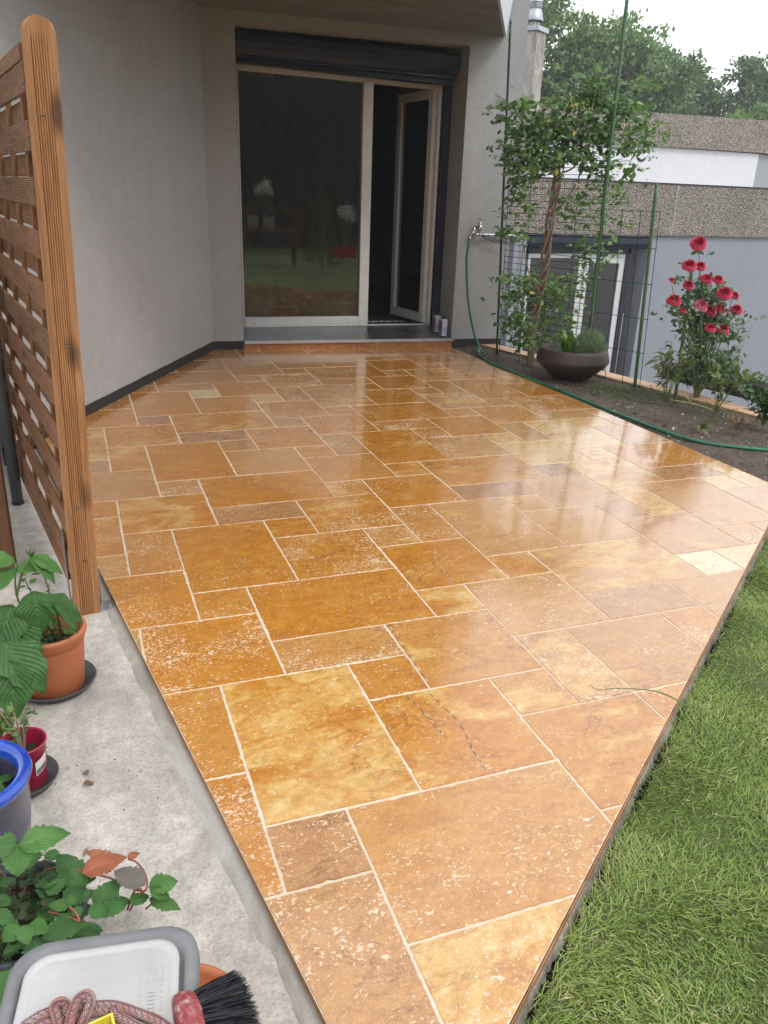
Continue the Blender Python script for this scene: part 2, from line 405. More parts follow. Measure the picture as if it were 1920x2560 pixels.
def drytile(name='dry_tile'):
    t = NT(name); c = t.coord(); a = t.noise(t.mapping(c, (1, 1, 3)), 8, 6, .65, .8)
    f = t.noise(c, 90, 4, .7)
    base = t.ramp(a, [(.3, (.50, .27, .13)), (.5, (.66, .41, .23)), (.72, (.76, .55, .36))])
    base = t.mix(1., base, t.ramp(f, [(.3, .85), (.7, 1.06)]), 'MULTIPLY')
    return t.out(base, .6, t.bump(f, .2, .003))
M['drytile'] = drytile()
def tileside():
    t = NT('tile_edge'); c = t.coord(); a = t.noise(t.mapping(c, (1, 1, 4)), 12, 6, .65)
    base = t.ramp(a, [(.3, (.26, .11, .04)), (.5, (.42, .20, .08)), (.75, (.55, .33, .16))])
    return t.out(base, .45, t.bump(a, .3, .004))
M['tileside'] = tileside()
def riser():
    t = NT('riser_tile'); c = t.coord(); a = t.noise(t.mapping(c, (1, 1, 2)), 11, 6, .65, .6)
    base = t.ramp(a, [(.3, (.30, .10, .035)), (.5, (.45, .19, .07)), (.75, (.60, .33, .14))])
    pits = t.ramp(t.noise(c, 120, 2), [(.68, 0.), (.72, 1.)])
    base = t.mix(t.math('MULTIPLY', pits, .7), base, (.75, .58, .4))
    return t.out(base, .3)
M['riser'] = riser()

def soil(name='soil', c0=(.065, .046, .034), c1=(.17, .125, .092)):
    t = NT(name); c = t.coord(); a = t.noise(c, 9, 8, .75); b = t.noise(c, 120, 5, .75)
    base = t.ramp(a, [(.3, c0), (.7, c1)])
    base = t.mix(1., base, t.ramp(b, [(.25, .55), (.65, 1.35)]), 'MULTIPLY')
    fl = t.ramp(t.vor(c, 75).outputs['Distance'], [(.06, 1.), (.11, 0.)]); sel = t.ramp(t.noise(c, 33, 1), [(.6, 0.), (.64, 1.)])
    base = t.mix(t.math('MULTIPLY', fl, sel), base, (.38, .34, .3))
    return t.out(base, .9, t.bump(t.math('ADD', a, t.math('MULTIPLY', b, .5)), .9, .02))
M['soil'] = soil()
M['potsoil'] = soil('pot_soil', (.02, .012, .008), (.07, .045, .03))
M['lawnbase'] = soil('lawn_soil', (.07, .09, .025), (.15, .19, .05))
M['gravel'] = soil('gravel', (.03, .02, .018), (.10, .065, .055))

def leafm(name, cols, rough=.5, trans=.25, spec=.4, veins=False, sat=None):
    """cols: darkest..brightest, chosen per leaf by the rnd attribute"""
    t = NT(name); r = t.attr('rnd'); k = len(cols)
    base = t.ramp(r, [(i / (k - 1), c) for i, c in enumerate(cols)])
    n = t.noise(t.coord(), 40, 3)
    base = t.mix(1., base, t.ramp(n, [(.3, .85), (.7, 1.12)]), 'MULTIPLY')
    if veins:
        vx, vy = t.attr('lu'), t.attr('lv')
        # midrib and side veins in leaf coordinates
        mid = t.ramp(t.math('ABSOLUTE', vx), [(.0, 1.), (.05, 0.)])
        ph = t.math('SUBTRACT', t.math('MULTIPLY', vy, 9.), t.math('MULTIPLY', t.math('ABSOLUTE', vx), 5.))
        sv = t.math('ABSOLUTE', t.math('SUBTRACT', t.math('FRACT', ph), .5))
        side = t.ramp(sv, [(.0, 1.), (.09, 0.)])
        vv = t.math('MAXIMUM', mid, side)
        vv = t.math('MULTIPLY', vv, t.ramp(t.noise(t.coord(), 55, 3), [(.35, .25), (.65, 1.)])); base = t.mix(1., base, t.ramp(t.noise(t.coord(), 16, 4), [(.3, .72), (.7, 1.2)]), 'MULTIPLY'); base = t.mix(t.math('MULTIPLY', vv, .24), base, tuple(min(1, x * 1.9 + .02) for x in cols[-1]))
        t.set(t.b.inputs['Normal'], t.bump(t.math('MULTIPLY', sv, 1.), .7, .004))
    t.out(base, rough, spec=spec)
    tr = t.n('BsdfTranslucent'); t.set(tr.inputs['Color'], t.mix(1., base, (1.1, 1.15, .6), 'MULTIPLY'))
    mx = t.n('MixShader'); mx.inputs[0].default_value = trans
    t.t.links.new(t.b.outputs[0], mx.inputs[1]); t.t.links.new(tr.outputs[0], mx.inputs[2])
    t.t.links.new(mx.outputs[0], t.t.nodes['Material Output'].inputs[0])
    return t.m
M['grass'] = leafm('grass_blades', [(.12, .19, .038), (.22, .33, .070), (.32, .44, .10), (.45, .53, .17), (.72, .62, .36)], .45, .3)
M['hon'] = leafm('honeysuckle_leaf', [(.06, .125, .045), (.105, .205, .065), (.165, .29, .085), (.28, .40, .12)], .45, .3)
M['rose_leaf'] = leafm('rose_leaf', [(.045, .095, .045), (.08, .155, .07), (.135, .225, .10), (.22, .29, .11)], .4, .2)
M['tree_leaf'] = leafm('tree_leaf', [(.06, .11, .05), (.11, .19, .085), (.165, .27, .115), (.25, .36, .16)], .6, .25)  # paled, part of the distance haze is put into the leaf colour
M['tree_leaf2'] = leafm('tree_leaf_bright', [(.08, .14, .05), (.14, .24, .08), (.21, .34, .115), (.30, .43, .16)], .6, .25)  # brighter trees, haze fade put into these leaf colours too
M['rasp'] = leafm('raspberry_leaf', [(.035, .11, .025), (.07, .19, .04), (.12, .28, .06)], .5, .25, veins=True)
M['straw'] = leafm('strawberry_leaf', [(.035, .10, .03), (.07, .19, .045), (.11, .26, .06)], .45, .2, veins=True)
M['redleaf'] = leafm('red_dry_leaf', [(.22, .05, .03), (.42, .12, .06), (.55, .28, .14)], .6, .15, veins=True)
M['greyleaf'] = leafm('grey_leaf', [(.16, .14, .12), (.24, .21, .18)], .7, .1, veins=True)
M['basil'] = leafm('small_leaf', [(.05, .12, .03), (.11, .24, .06), (.22, .36, .10)], .5, .25)
M['darkleaf'] = leafm('dark_leaf', [(.018, .025, .010), (.04, .05, .018), (.07, .085, .03)], .6, .2)
M['laven'] = leafm('lavender_leaf', [(.15, .22, .12), (.26, .36, .21), (.38, .50, .31)], .7, .2)
M['hosta'] = leafm('broad_leaf', [(.05, .13, .02), (.11, .24, .03), (.20, .34, .05)], .45, .3)
M['peony'] = leafm('peony_leaf', [(.025, .07, .025), (.045, .11, .035), (.08, .16, .045)], .45, .2)
M['weed'] = leafm('weed_leaf', [(.07, .11, .04), (.13, .18, .07), (.22, .26, .12)], .6, .25)
M['wilt'] = leafm('wilting_leaf', [(.07, .11, .025), (.13, .18, .04), (.26, .26, .07)], .55, .25)
M['yellowleaf'] = leafm('yellow_flower', [(.55, .35, .03), (.75, .6, .2), (.8, .75, .5)], .6, .3)
M['rose'] = leafm('rose_petal', [(.17, .002, .012), (.38, .006, .030), (.56, .014, .055), (.70, .05, .12)], .55, .2)
M['rose_pink'] = leafm('rose_petal_pink', [(.40, .012, .05), (.62, .06, .14), (.80, .22, .32)], .55, .2)
M['dryleaf'] = leafm('dead_leaf', [(.16, .08, .04), (.30, .17, .09), (.45, .32, .2)], .7, .15)
M['bark'] = simple('vine_bark', (.36, .25, .17), .85, var=.35, scale=30, bump=.4, bdist=.004)
M['treebark'] = simple('tree_bark', (.09, .075, .06), .9, var=.3)
M['stem_g'] = simple('green_stem', (.16, .22, .07), .5, var=.2, scale=30)
M['stem_r'] = simple('red_stem', (.30, .09, .06), .5, var=.25, scale=30)
M['stem_d'] = simple('dark_stem', (.05, .025, .02), .6, var=.25)
def glossy_glass(name, tint=(.02, .02, .022), mixf=.0):
    t = NT(name)
    gl = t.n('BsdfGlossy'); gl.inputs['Color'].default_value = (1, 1, 1, 1); gl.inputs['Roughness'].default_value = .012
    tr = t.n('BsdfTransparent'); tr.inputs['Color'].default_value = (.55, .55, .55, 1)
    fr = t.n('Fresnel'); fr.inputs['IOR'].default_value = 2.15
    nz = t.noise(t.mapping(t.coord(), (.6, .6, 14)), 4, 2); bp = t.bump(nz, .010, .01); t.set(gl.inputs['Normal'], bp)
    mx = t.n('MixShader'); t.t.links.new(fr.outputs[0], mx.inputs[0]); t.t.links.new(tr.outputs[0], mx.inputs[1]); t.t.links.new(gl.outputs[0], mx.inputs[2])
    t.t.links.new(mx.outputs[0], t.t.nodes['Material Output'].inputs[0]); return t.m
M['glass'] = glossy_glass('window_glass')

# ================================================================== THE GROUND
def clip(poly, a, b):                   # keep the left side of a->b
    out = []; n = len(poly)
    def sd(p): return (b[0] - a[0]) * (p[1] - a[1]) - (b[1] - a[1]) * (p[0] - a[0])
    for i in range(n):
        p, q = poly[i], poly[(i + 1) % n]; sp, sq = sd(p), sd(q)
        if sp >= 0: out.append(p)
        if (sp > 0) != (sq > 0) and abs(sp - sq) > 1e-12:
            t = sp / (sp - sq); out.append((p[0] + t * (q[0] - p[0]), p[1] + t * (q[1] - p[1])))
    return out
# terrace outline, anticlockwise
PATIO = [(0.03, -0.83), (3.28, 1.467), (3.285, 3.3), (3.262, 5.565), (1.25, 5.728), (1.0, 5.750), (-0.49, 3.28), (-0.015, -0.516)]
def inset(poly, d):
    out = list(poly); n = len(poly)
    for i in range(n):
        a, b = poly[i], poly[(i + 1) % n]; l = math.hypot(b[0] - a[0], b[1] - a[1]); nx, ny = -(b[1] - a[1]) / l * d, (b[0] - a[0]) / l * d
        out = clip(out, (a[0] + nx, a[1] + ny), (b[0] + nx, b[1] + ny))
    return out
TILES = [(0, -1, 1, 0), (1, -2, 4, 0), (-2, -3, 1, -1), (1, -4, 3, -2), (0, 0, 2, 3), (-2, 1, 0, 3), (-1, -1, 0, 1), (2, 2, 3, 3), (2, 0, 4, 2), (-1, 3, 1, 5), (-2, 3, -1, 5), (1, 3, 3, 4), (1, 4, 4, 6), (0, 5, 1, 6), (-2, 5, 0, 7), (3, 2, 5, 4), (4, 4, 5, 5), (5, 3, 7, 5), (5, 1, 6, 3), (4, 1, 5, 2), (6, 1, 8, 3), (4, -1, 6, 1), (6, -1, 8, 1), (7, 3, 9, 4), (8, 1, 9, 3), (9, 1, 11, 4), (4, 5, 6, 7), (6, 5, 7, 6), (7, 4, 10, 6), (10, 5, 12, 7), (10, 4, 11, 5), (11, 3, 13, 5), (12, 5, 13, 6), (13, 5, 15, 6), (8, 6, 10, 8), (6, 6, 8, 9), (5, 7, 6, 9), (4, 7, 5, 8), (3, 8, 5, 10), (8, 8, 9, 9), (9, 8, 11, 10), (10, 7, 11, 8), (11, 7, 12, 9), (12, 6, 14, 9), (14, 6, 16, 8), (14, 8, 15, 9), (15, 8, 17, 10), (13, 9, 15, 10), (11, 9, 13, 11), (10, 10, 11, 11), (13, 10, 16, 12), (12, 11, 13, 12), (10, 11, 12, 13), (12, 12, 14, 15), (14, 12, 16, 14), (14, 14, 15, 15), (15, 14, 17, 16), (13, 15, 15, 16), (13, 16, 16, 18), (12, 17, 13, 18), (11, 15, 13, 17), (11, 13, 12, 15), (10, 13, 11, 14), (9, 14, 11, 16), (8, 12, 10, 14), (7, 10, 10, 12), (7, 9, 9, 10), (5, 9, 7, 11), (6, 11, 7, 12), (6, 12, 8, 15), (8, 14, 9, 15), (7, 15, 9, 16), (7, 16, 10, 18), (6, 17, 7, 18), (5, 15, 7, 17), (5, 13, 6, 15), (4, 11, 6, 13), (4, 13, 5, 14), (4, 10, 5, 11), (1, 10, 4, 12), (1, 9, 3, 10), (2, 8, 3, 9), (2, 6, 4, 8), (0, 6, 2, 9), (-1, 7, 0, 9), (-2, 10, -1, 11), (-3, 8, -1, 10), (-2, 7, -1, 8), (-1, 9, 1, 11), (0, 11, 1, 12), (-2, 11, 0, 13), (-1, 13, 0, 15), (-2, 13, -1, 14), (-3, 14, -1, 17), (-3, 11, -2, 14), (-3, 10, -2, 11), (0, 12, 2, 15), (2, 14, 3, 15), (2, 12, 4, 14), (1, 15, 3, 16), (3, 14, 5, 16), (4, 16, 5, 17), (1, 16, 4, 18), (0, 17, 1, 18), (-1, 15, 1, 17), (-2, 17, 0, 19), (0, 18, 2, 21), (-1, 19, 0, 21), (1, 21, 3, 22), (-1, 21, 1, 22), (2, 20, 3, 21), (2, 18, 4, 20), (4, 19, 5, 20), (3, 20, 5, 22), (4, 17, 6, 19), (5, 19, 6, 21), (6, 18, 8, 21), (4, 22, 5, 23), (1, 22, 4, 24), (2, 24, 4, 26), (1, 24, 2, 26), (4, 23, 6, 25), (4, 25, 5, 26), (5, 25, 6, 29), (3, 26, 5, 29), (6, 24, 8, 29), (6, 23, 7, 24), (5, 21, 7, 23), (7, 22, 10, 24), (7, 21, 9, 22), (8, 20, 9, 21), (8, 18, 10, 20), (9, 20, 11, 22), (10, 19, 11, 20), (10, 22, 11, 23), (10, 17, 12, 19), (10, 16, 11, 17), (11, 19, 12, 21), (12, 18, 14, 21), (11, 21, 13, 23), (12, 23, 13, 24), (10, 23, 12, 25), (13, 22, 16, 24), (13, 21, 15, 22), (14, 20, 15, 21), (14, 18, 16, 20), (15, 20, 17, 22), (12, 24, 14, 29), (14, 26, 15, 29), (14, 24, 16, 26), (15, 26, 17, 29), (11, 26, 12, 29), (11, 25, 12, 26), (10, 25, 11, 26), (8, 24, 10, 26), (8, 26, 9, 29), (9, 26, 11, 29), (16, 10, 17, 14), (16, 16, 17, 20), (16, 22, 17, 24), (-2, -1, -1, 1), (-3, 17, -2, 19), (0, -5, 1, -3), (-1, 22, 1, 24), (4, -3, 6, -1)]
COLS = {(0, -1): (0.9, -0.6, 1.0), (1, -2): (0.68, -0.1, 0.55), (-2, -3): (0.85, -0.6, 0.8), (1, -4): (0.6, 0.75, 0.6), (0, 0): (0.3, 0.85, 0.25), (-2, 1): (0.6, 0.2, 0.6), (-1, -1): (0.35, 0.1, 0.9), (2, 2): (0.55, 0, 0.45), (2, 0): (0.45, 0.45, 0.35), (-1, 3): (0.35, -0.5, 0.85), (1, 3): (0.72, -0.2, 0.8), (1, 4): (0.25, -0.5, 0.5), (0, 5): (0.5, -0.1, 0.7), (-2, 5): (0.35, -0.5, 0.6), (3, 2): (0.6, 0.2, 0.35), (4, 4): (0.2, 0.7, 0.3), (5, 3): (0.75, -0.1, 0.5), (5, 1): (0.85, 0.4, 1.0), (4, 1): (0.6, 0.4, 0.4), (6, 1): (0.85, 0, 0.4), (4, -1): (0.55, 0.35, 0.35), (7, 3): (0.9, -0.4, 0.3), (9, 1): (0.8, 0.1, 0.2), (4, 5): (0.3, 0.3, 0.35), (6, 5): (0.5, 0.5, 0.4), (7, 4): (0.75, 0.45, 0.2), (10, 5): (0.85, 0.2, 0.25), (10, 4): (0.6, 1.6, 0.2), (11, 3): (0.6, 1.3, 0.2), (8, 6): (0.8, 0.1, 0.4), (6, 6): (0.75, 0.1, 0.4), (5, 7): (0.6, -0.6, 0.8), (4, 7): (0.7, 0.2, 0.9), (3, 8): (0.3, 0.25, 0.6), (8, 8): (0.6, 0.2, 0.4), (9, 8): (0.85, -0.2, 0.3), (10, 7): (0.9, -0.1, 0.4), (11, 7): (0.4, 0.9, 0.2), (12, 6): (0.75, 0, 0.2), (2, 6): (0.3, 0.2, 0.7), (0, 6): (0.25, -0.1, 0.4), (-1, 7): (0.55, 0, 0.7), (2, 8): (0.35, 0.5, 0.3), (1, 9): (0.9, -0.6, 0.6), (1, 10): (0.35, -0.4, 0.35), (-1, 9): (0.35, 0.5, 0.1), (0, 11): (0.85, -0.1, 0.8), (-2, 11): (0.85, -0.5, 0.4), (-2, 13): (0.9, -0.6, 0.5), (-1, 13): (0.35, 0.4, 0.1), (0, 12): (0.3, -0.3, 0.1), (2, 14): (0.9, -0.6, 0.5), (2, 12): (0.8, 0.1, 0.3), (1, 15): (0.95, -0.5, 0.5), (3, 14): (0.3, -0.3, 0.4), (4, 16): (0.85, 0, 0.6), (1, 16): (0.35, 0.45, 0.1), (0, 17): (0.95, -0.7, 0.3), (-1, 15): (0.4, 0.4, 0.1), (-2, 17): (0.35, 0, 0.1), (0, 18): (0.35, 0.1, 0.05), (2, 20): (0.7, 1.4, 0.3), (1, 21): (0.7, 0.1, 0.2), (2, 18): (0.55, -0.1, 0.3), (4, 19): (0.5, 1.1, 0.3), (3, 20): (0.3, -0.2, 0.2), (4, 11): (0.6, 0.1, 0.3), (4, 10): (0.3, 0.4, 0.5), (4, 13): (0.4, -0.4, 0.5), (5, 9): (0.35, 0.2, 0.5), (6, 12): (0.3, 0.3, 0.3), (6, 11): (0.5, 0.3, 0.4), (7, 10): (0.5, 0.3, 0.3), (7, 9): (0.95, -0.5, 0.4), (10, 13): (0.7, 1.0, 0.6), (11, 13): (0.85, 0.1, 0.5), (9, 14): (0.4, -0.6, 0.4), (12, 12): (0.4, 0.9, 0.7), (10, 11): (0.5, 1.15, 0.2), (12, 11): (0.6, 1.0, 0.2), (10, 10): (0.95, -0.6, 0.4), (13, 10): (0.35, 0.2, 0.3), (13, 9): (0.9, -0.5, 0.3), (14, 8): (0.6, 1.1, 0.2), (15, 8): (0.6, 1.1, 0.1), (11, 9): (0.6, 0.7, 0.2), (12, 18): (0.3, 0.1, 0.3), (11, 19): (0.85, -0.2, 0.2)}
def make_patio():
    # grout bed and the slab under it
    mb = MB(); mb.prism(PATIO, lambda x, y: gz(x, y, -.034), lambda x, y: gz(x, y, -.0018))
    o = mb.build('patio', [M['grout'], M['tileside']]); o['kind'] = 'structure'
    for p in o.data.polygons:
        if abs(p.normal.z) < .5: p.material_index = 1
    # the tiles: every one its own slightly uneven outline, joined in one paving mesh
    V, Fc, off, tint, pits, gold = [], [], [], [], [], []
    inner = inset(PATIO, .0015)
    for (x0, y0, x1, y1) in TILES:
        g = .017
        cs = [(x0 + g, y0 + g), (x1 - g, y0 + g), (x1 - g, y1 - g), (x0 + g, y1 - g)]
        jit = [(a + random.uniform(-.008, .008), b + random.uniform(-.008, .008)) for a, b in cs]
        poly = [tuple(G(a, b)[:2]) for a, b in jit]
        for i in range(len(inner)): poly = clip(poly, inner[i], inner[(i + 1) % len(inner)])
        if len(poly) < 3: continue
        area = sum(poly[i][0] * poly[(i + 1) % len(poly)][1] - poly[(i + 1) % len(poly)][0] * poly[i][1] for i in range(len(poly))) / 2
        if area < 2e-4: continue
        pts = []
        for i in range(len(poly)):      # ragged edge
            a, b = poly[i], poly[(i + 1) % len(poly)]; l = math.hypot(b[0] - a[0], b[1] - a[1]); k = max(1, int(l / .013))
            nx, ny = -(b[1] - a[1]) / (l + 1e-9), (b[0] - a[0]) / (l + 1e-9)
            for j in range(k):
                t = j / k; d = 0 if j == 0 else random.uniform(-.0007, .0009) + (random.uniform(.001, .0042) if random.random() < .09 else 0)
                pts.append((a[0] + t * (b[0] - a[0]) + nx * d, a[1] + t * (b[1] - a[1]) + ny * d))
        c = (sum(p[0] for p in pts) / len(pts), sum(p[1] for p in pts) / len(pts))
        dz = random.uniform(-.0004, .0004)
        b0 = len(V); n = len(pts)
        for ins, h in ((0, -.0022), (.0012, .0)):
            for x, y in pts:
                l = math.hypot(c[0] - x, c[1] - y) + 1e-9; X, Y = x + (c[0] - x) / l * ins, y + (c[1] - y) / l * ins
                V.append((X, Y, gz(X, Y, h + dz)))
        Fc.append(tuple(range(b0 + n, b0 + 2 * n)))
        Fc += [(b0 + i, b0 + (i + 1) % n, b0 + n + (i + 1) % n, b0 + n + i) for i in range(n)]
        col = COLS.get((x0, y0), None)
        if col is None:
            tn = random.choice([.2, .3, .4, .5, .6, .75, .85, .3]); gl = random.choice([-.5, -.2, .1, .3, .45, .6, 0]); pt = random.uniform(.15, .9)
        else: tn, gl, pt = col
        of = (random.uniform(-40, 40), random.uniform(-40, 40), random.uniform(-9, 9))
        off += [of] * (2 * n); tint += [tn] * (2 * n); gold += [gl] * (2 * n); pits += [pt] * (2 * n)
    me = bpy.data.meshes.new('paving_tiles'); me.from_pydata(V, [], Fc); me.materials.append(M['tile'])
    a = me.attributes.new('off', 'FLOAT_VECTOR', 'POINT'); a.data.foreach_set('vector', np.array(off, np.float32).ravel())
    for nm, arr in (('tint', tint), ('pits', pits), ('gold', gold)):
        a = me.attributes.new(nm, 'FLOAT', 'POINT'); a.data.foreach_set('value', np.array(arr, np.float32))
    p = link(bpy.data.objects.new('paving_tiles', me)); p.parent = o
make_patio()

CRACKS = [[(0.5368, 0.3915, 0.003), (0.5465, 0.3463, 0.0023), (0.5581, 0.2676, 0.0011), (0.5613, 0.2062, 0.0002), (0.5667, 0.1622, -0.0005)], [(0.6126, 0.3846, 0.0024), (0.6204, 0.3216, 0.0015), (0.6301, 0.2434, 0.0003), (0.6315, 0.1611, -0.0009), (0.6126, 0.0955, -0.0017), (0.6104, 0.0422, -0.0025), (0.6058, -0.0099, -0.0032)], [(1.0894, 1.3348, 0.0131), (1.0513, 1.2582, 0.0122), (1.0311, 1.1719, 0.0111), (1.0271, 1.1007, 0.0101), (1.0221, 1.0555, 0.0095), (0.9928, 1.0113, 0.0091)], [(0.3022, 1.4829, 0.0199), (0.2751, 1.4413, 0.0195), (0.22, 1.3781, 0.0189), (0.1949, 1.3394, 0.0185), (0.1648, 1.274, 0.0178), (0.1545, 1.2338, 0.0173)], [(0.655, 0.7925, 0.008), (0.6442, 0.7249, 0.0071), (0.6426, 0.6135, 0.0055), (0.6383, 0.5358, 0.0044), (0.6315, 0.4171, 0.0028)], [(-0.1548, 2.0218, 0.0304), (-0.0786, 2.0512, 0.0303), (0.0118, 2.0569, 0.0299), (0.1262, 2.0564, 0.0292), (0.2468, 2.0332, 0.0281)]]
def cracks():
    par = bpy.data.objects['paving_tiles']
    dk = simple('crack_shadow', (.10, .035, .012), .5); lt = simple('crack_fill', (.72, .56, .40), .6)
    for ci, P in enumerate(CRACKS):
        pts = []
        for i in range(len(P) - 1):
            a_, b_ = np.array(P[i]), np.array(P[i + 1])
            for k in range(12): pts.append(a_ + (b_ - a_) * k / 12 + np.array([random.gauss(0, .0022), random.gauss(0, .0022), 0]))
        for kind in (0, 1):
            if kind and ci == 5: continue
            mb = MB(); V = []; n = len(pts)
            for i, p in enumerate(pts):
                d_ = pts[min(i + 1, n - 1)] - pts[max(i - 1, 0)]; d_ /= np.linalg.norm(d_) + 1e-9; s_ = np.array([-d_[1], d_[0], 0])
                w_ = (.0013 if kind == 0 else max(.00015, .0011 * (math.sin(i * .9 + ci) + .35) * (1.6 if i % 9 == 4 else 1))) * (.5 if ci == 5 else 1)
                z = .0004 * kind; V += [tuple(p - s_ * w_ + np.array([0, 0, z])), tuple(p + s_ * w_ + np.array([0, 0, z]))]
            mb.add(V, [(2 * i, 2 * i + 2, 2 * i + 3, 2 * i + 1) for i in range(n - 1)]); o = mb.build('tile_crack', (lt if kind else dk), None); o.parent = par
cracks()

def grid_sheet(name, poly, zf, mat, step, amp=0., nscale=6., kind='structure'):
    """one sheet filling a polygon, gently uneven"""
    xs = [p[0] for p in poly]; ys = [p[1] for p in poly]
    nx = int((max(xs) - min(xs)) / step) + 2; ny = int((max(ys) - min(ys)) / step) + 2
    import mathutils.noise as mn
    import bmesh
    bm = bmesh.new(); vs = [bm.verts.new((x, y, 0)) for x, y in poly]; bm.faces.new(vs)
    for axis, lo, n in ((0, min(xs), nx), (1, min(ys), ny)):
        for i in range(1, n):
            co = [0, 0, 0]; co[axis] = lo + i * step; no = [0, 0, 0]; no[axis] = 1
            bmesh.ops.bisect_plane(bm, geom=bm.verts[:] + bm.edges[:] + bm.faces[:], plane_co=co, plane_no=no, dist=1e-5)
    for v in bm.verts:
        q = Vector((v.co.x * nscale, v.co.y * nscale, 0))
        v.co.z = zf(v.co.x, v.co.y) + (amp * (mn.noise(q) + .5 * mn.noise(q * 2.7) + .3 * mn.noise(q * 7)) if amp else 0)
    bmesh.ops.recalc_face_normals(bm, faces=bm.faces[:])
    me = bpy.data.meshes.new(name); bm.to_mesh(me); bm.free(); me.materials.append(mat)
    if me.polygons and me.polygons[0].normal.z < 0: me.flip_normals()
    me.polygons.foreach_set('use_smooth', [True] * len(me.polygons))
    o = link(bpy.data.objects.new(name, me)); o['kind'] = kind; return o

M['lowpave'] = simple('lower_paving', (.22, .215, .21), .9, var=.2, scale=3)
# everything stands on one big sheet at the lower level, the garden is a raised block on it
mb = MB(); mb.add([(-300, -300, -2.9), (300, -300, -2.9), (300, 300, -2.9), (-300, 300, -2.9)], [(0, 1, 2, 3)])
mb.build('lower_ground', M['lowpave'])['kind'] = 'structure'
EDGE = [(3.70, 5.72), (3.95, 4.72), (4.13, 4.10), (4.26, 3.60), (4.39, 3.05), (4.62, 2.05), (5.1, 0.), (5.6, -2.5), (6.2, -14)]   # back line of the garden wall
GARDEN = [(-14, -14)] + EDGE[::-1] + [(3.70, 6.3), (-14, 6.3)]
mb = MB(); mb.prism(GARDEN, -2.85, lambda x, y: gz(x, y, -.085)); mb.build('garden_ground', M['soil'])['kind'] = 'structure'
# lawn on the near side of the terrace
LAWN = [(0.04, -0.85), (-.2, -.98), (-1.2, -1.6), (-14, -2.2), (-14, -13.9), (6.1, -13.9), (5.5, -2.5), (5.0, 0.0), (4.72, 1.3), (3.30, 1.44)]
grid_sheet('lawn', LAWN, lambda x, y: gz(x, y, -.05), M['lawnbase'], .35, .012, 1.2)
# concrete strip left of the terrace
SLAB = [(-.49, 3.28), (-.6, 3.10), (-2.6, 3.6), (-2.6, -2.05), (-1.2, -1.58), (-.2, -.97), (0.02, -.84), (-0.018, -0.516)]
def slab_z(x, y):
    e = -.49 + (3.28 - y) * .1257      # x of the terrace edge
    d = e - x
    return gz(x, y, -.030 - .006 * min(1, max(0, d - .05) / .1))
grid_sheet('concrete_path', SLAB, slab_z, M['concrete'], .06, .0022, 5)
# smoother mortar fillet along the terrace edge
mb = MB(); V = []; N_ = 60
for i in range(N_ + 1):
    y = -.80 + (3.2 + .80) * i / N_; e = -.49 + (3.28 - y) * .1257
    wd = .042 + .0015 * math.sin(y * 4) + .001 * math.sin(y * 19 + 1)
    for k, (dx, h) in enumerate(((-.0005, -.024), (.012, -.0265), (.030, -.0285), (wd, -.0300), (wd + .012, -.0375))):
        V.append((e - dx, y, gz(e - dx, y, h + (.0012 * math.sin(y * 31 + k) if 0 < k < 4 else 0))))
mb.add(V, [(i * 5 + k, i * 5 + k + 1, (i + 1) * 5 + k + 1, (i + 1) * 5 + k) for i in range(N_) for k in range(4)])
o = mb.build('mortar_fillet', M['mortar'], smooth=True); o['kind'] = 'structure'
# gravel corner behind the trellis
GRAV = [(-.62, 3.12), (-1.02, 2.46), (-3.2, -1.2), (-5.2, -1.2), (-5.2, 3.7), (-2.58, 3.55)]
# steel edging + mortar smear along the lawn side
mb = MB()
a, b = np.array([.03, -.83]), np.array([3.28, 1.467]); d = (b - a) / np.linalg.norm(b - a); nrm = np.array([d[1], -d[0]])
p = [a + nrm * .001, b + nrm * .001, b + nrm * .004, a + nrm * .004]
mb.prism([tuple(q) for q in p], lambda x, y: gz(x, y, -.05), lambda x, y: gz(x, y, -.009))
mb.build('edging_strip', M['tileside'])['kind'] = 'structure'
V = []; N_ = 420
for i in range(N_ + 1):
    q = a + (b - a) * i / N_; wd = .009 + .004 * math.sin(i * .21) * math.sin(i * .047) + random.uniform(-.003, .005)
    for k, (dx, h) in enumerate(((.004, -.027), (.007, -.030), (wd * .7 + .002, -.036), (wd + .002, -.056))):
        r = q + nrm * dx; V.append((r[0], r[1], gz(r[0], r[1], h + .002 + random.uniform(-.0015, .0015))))
mb = MB(); mb.add(V, [(i * 4 + k, (i + 1) * 4 + k, (i + 1) * 4 + k + 1, i * 4 + k + 1) for i in range(N_) for k in range(3)])
mb.build('mortar_edge', M['dirtymortar'], smooth=True)['kind'] = 'structure'
# flower bed
BED = [(3.30, 1.30), (4.62, 1.30), (4.55, 1.9), (4.27, 2.98), (4.13, 3.55), (4.00, 4.04), (3.82, 4.66), (3.60, 5.50), (3.272, 5.56), (3.292, 3.3)]
import mathutils.noise as mn_
def bedz(x, y):
    e = 3.288; d = max(0, x - e)
    return gz(x, y, -.016 + .012 * min(1, d / .12))
grid_sheet('flower_bed_soil', BED, bedz, M['soil'], .022, .010, 9)

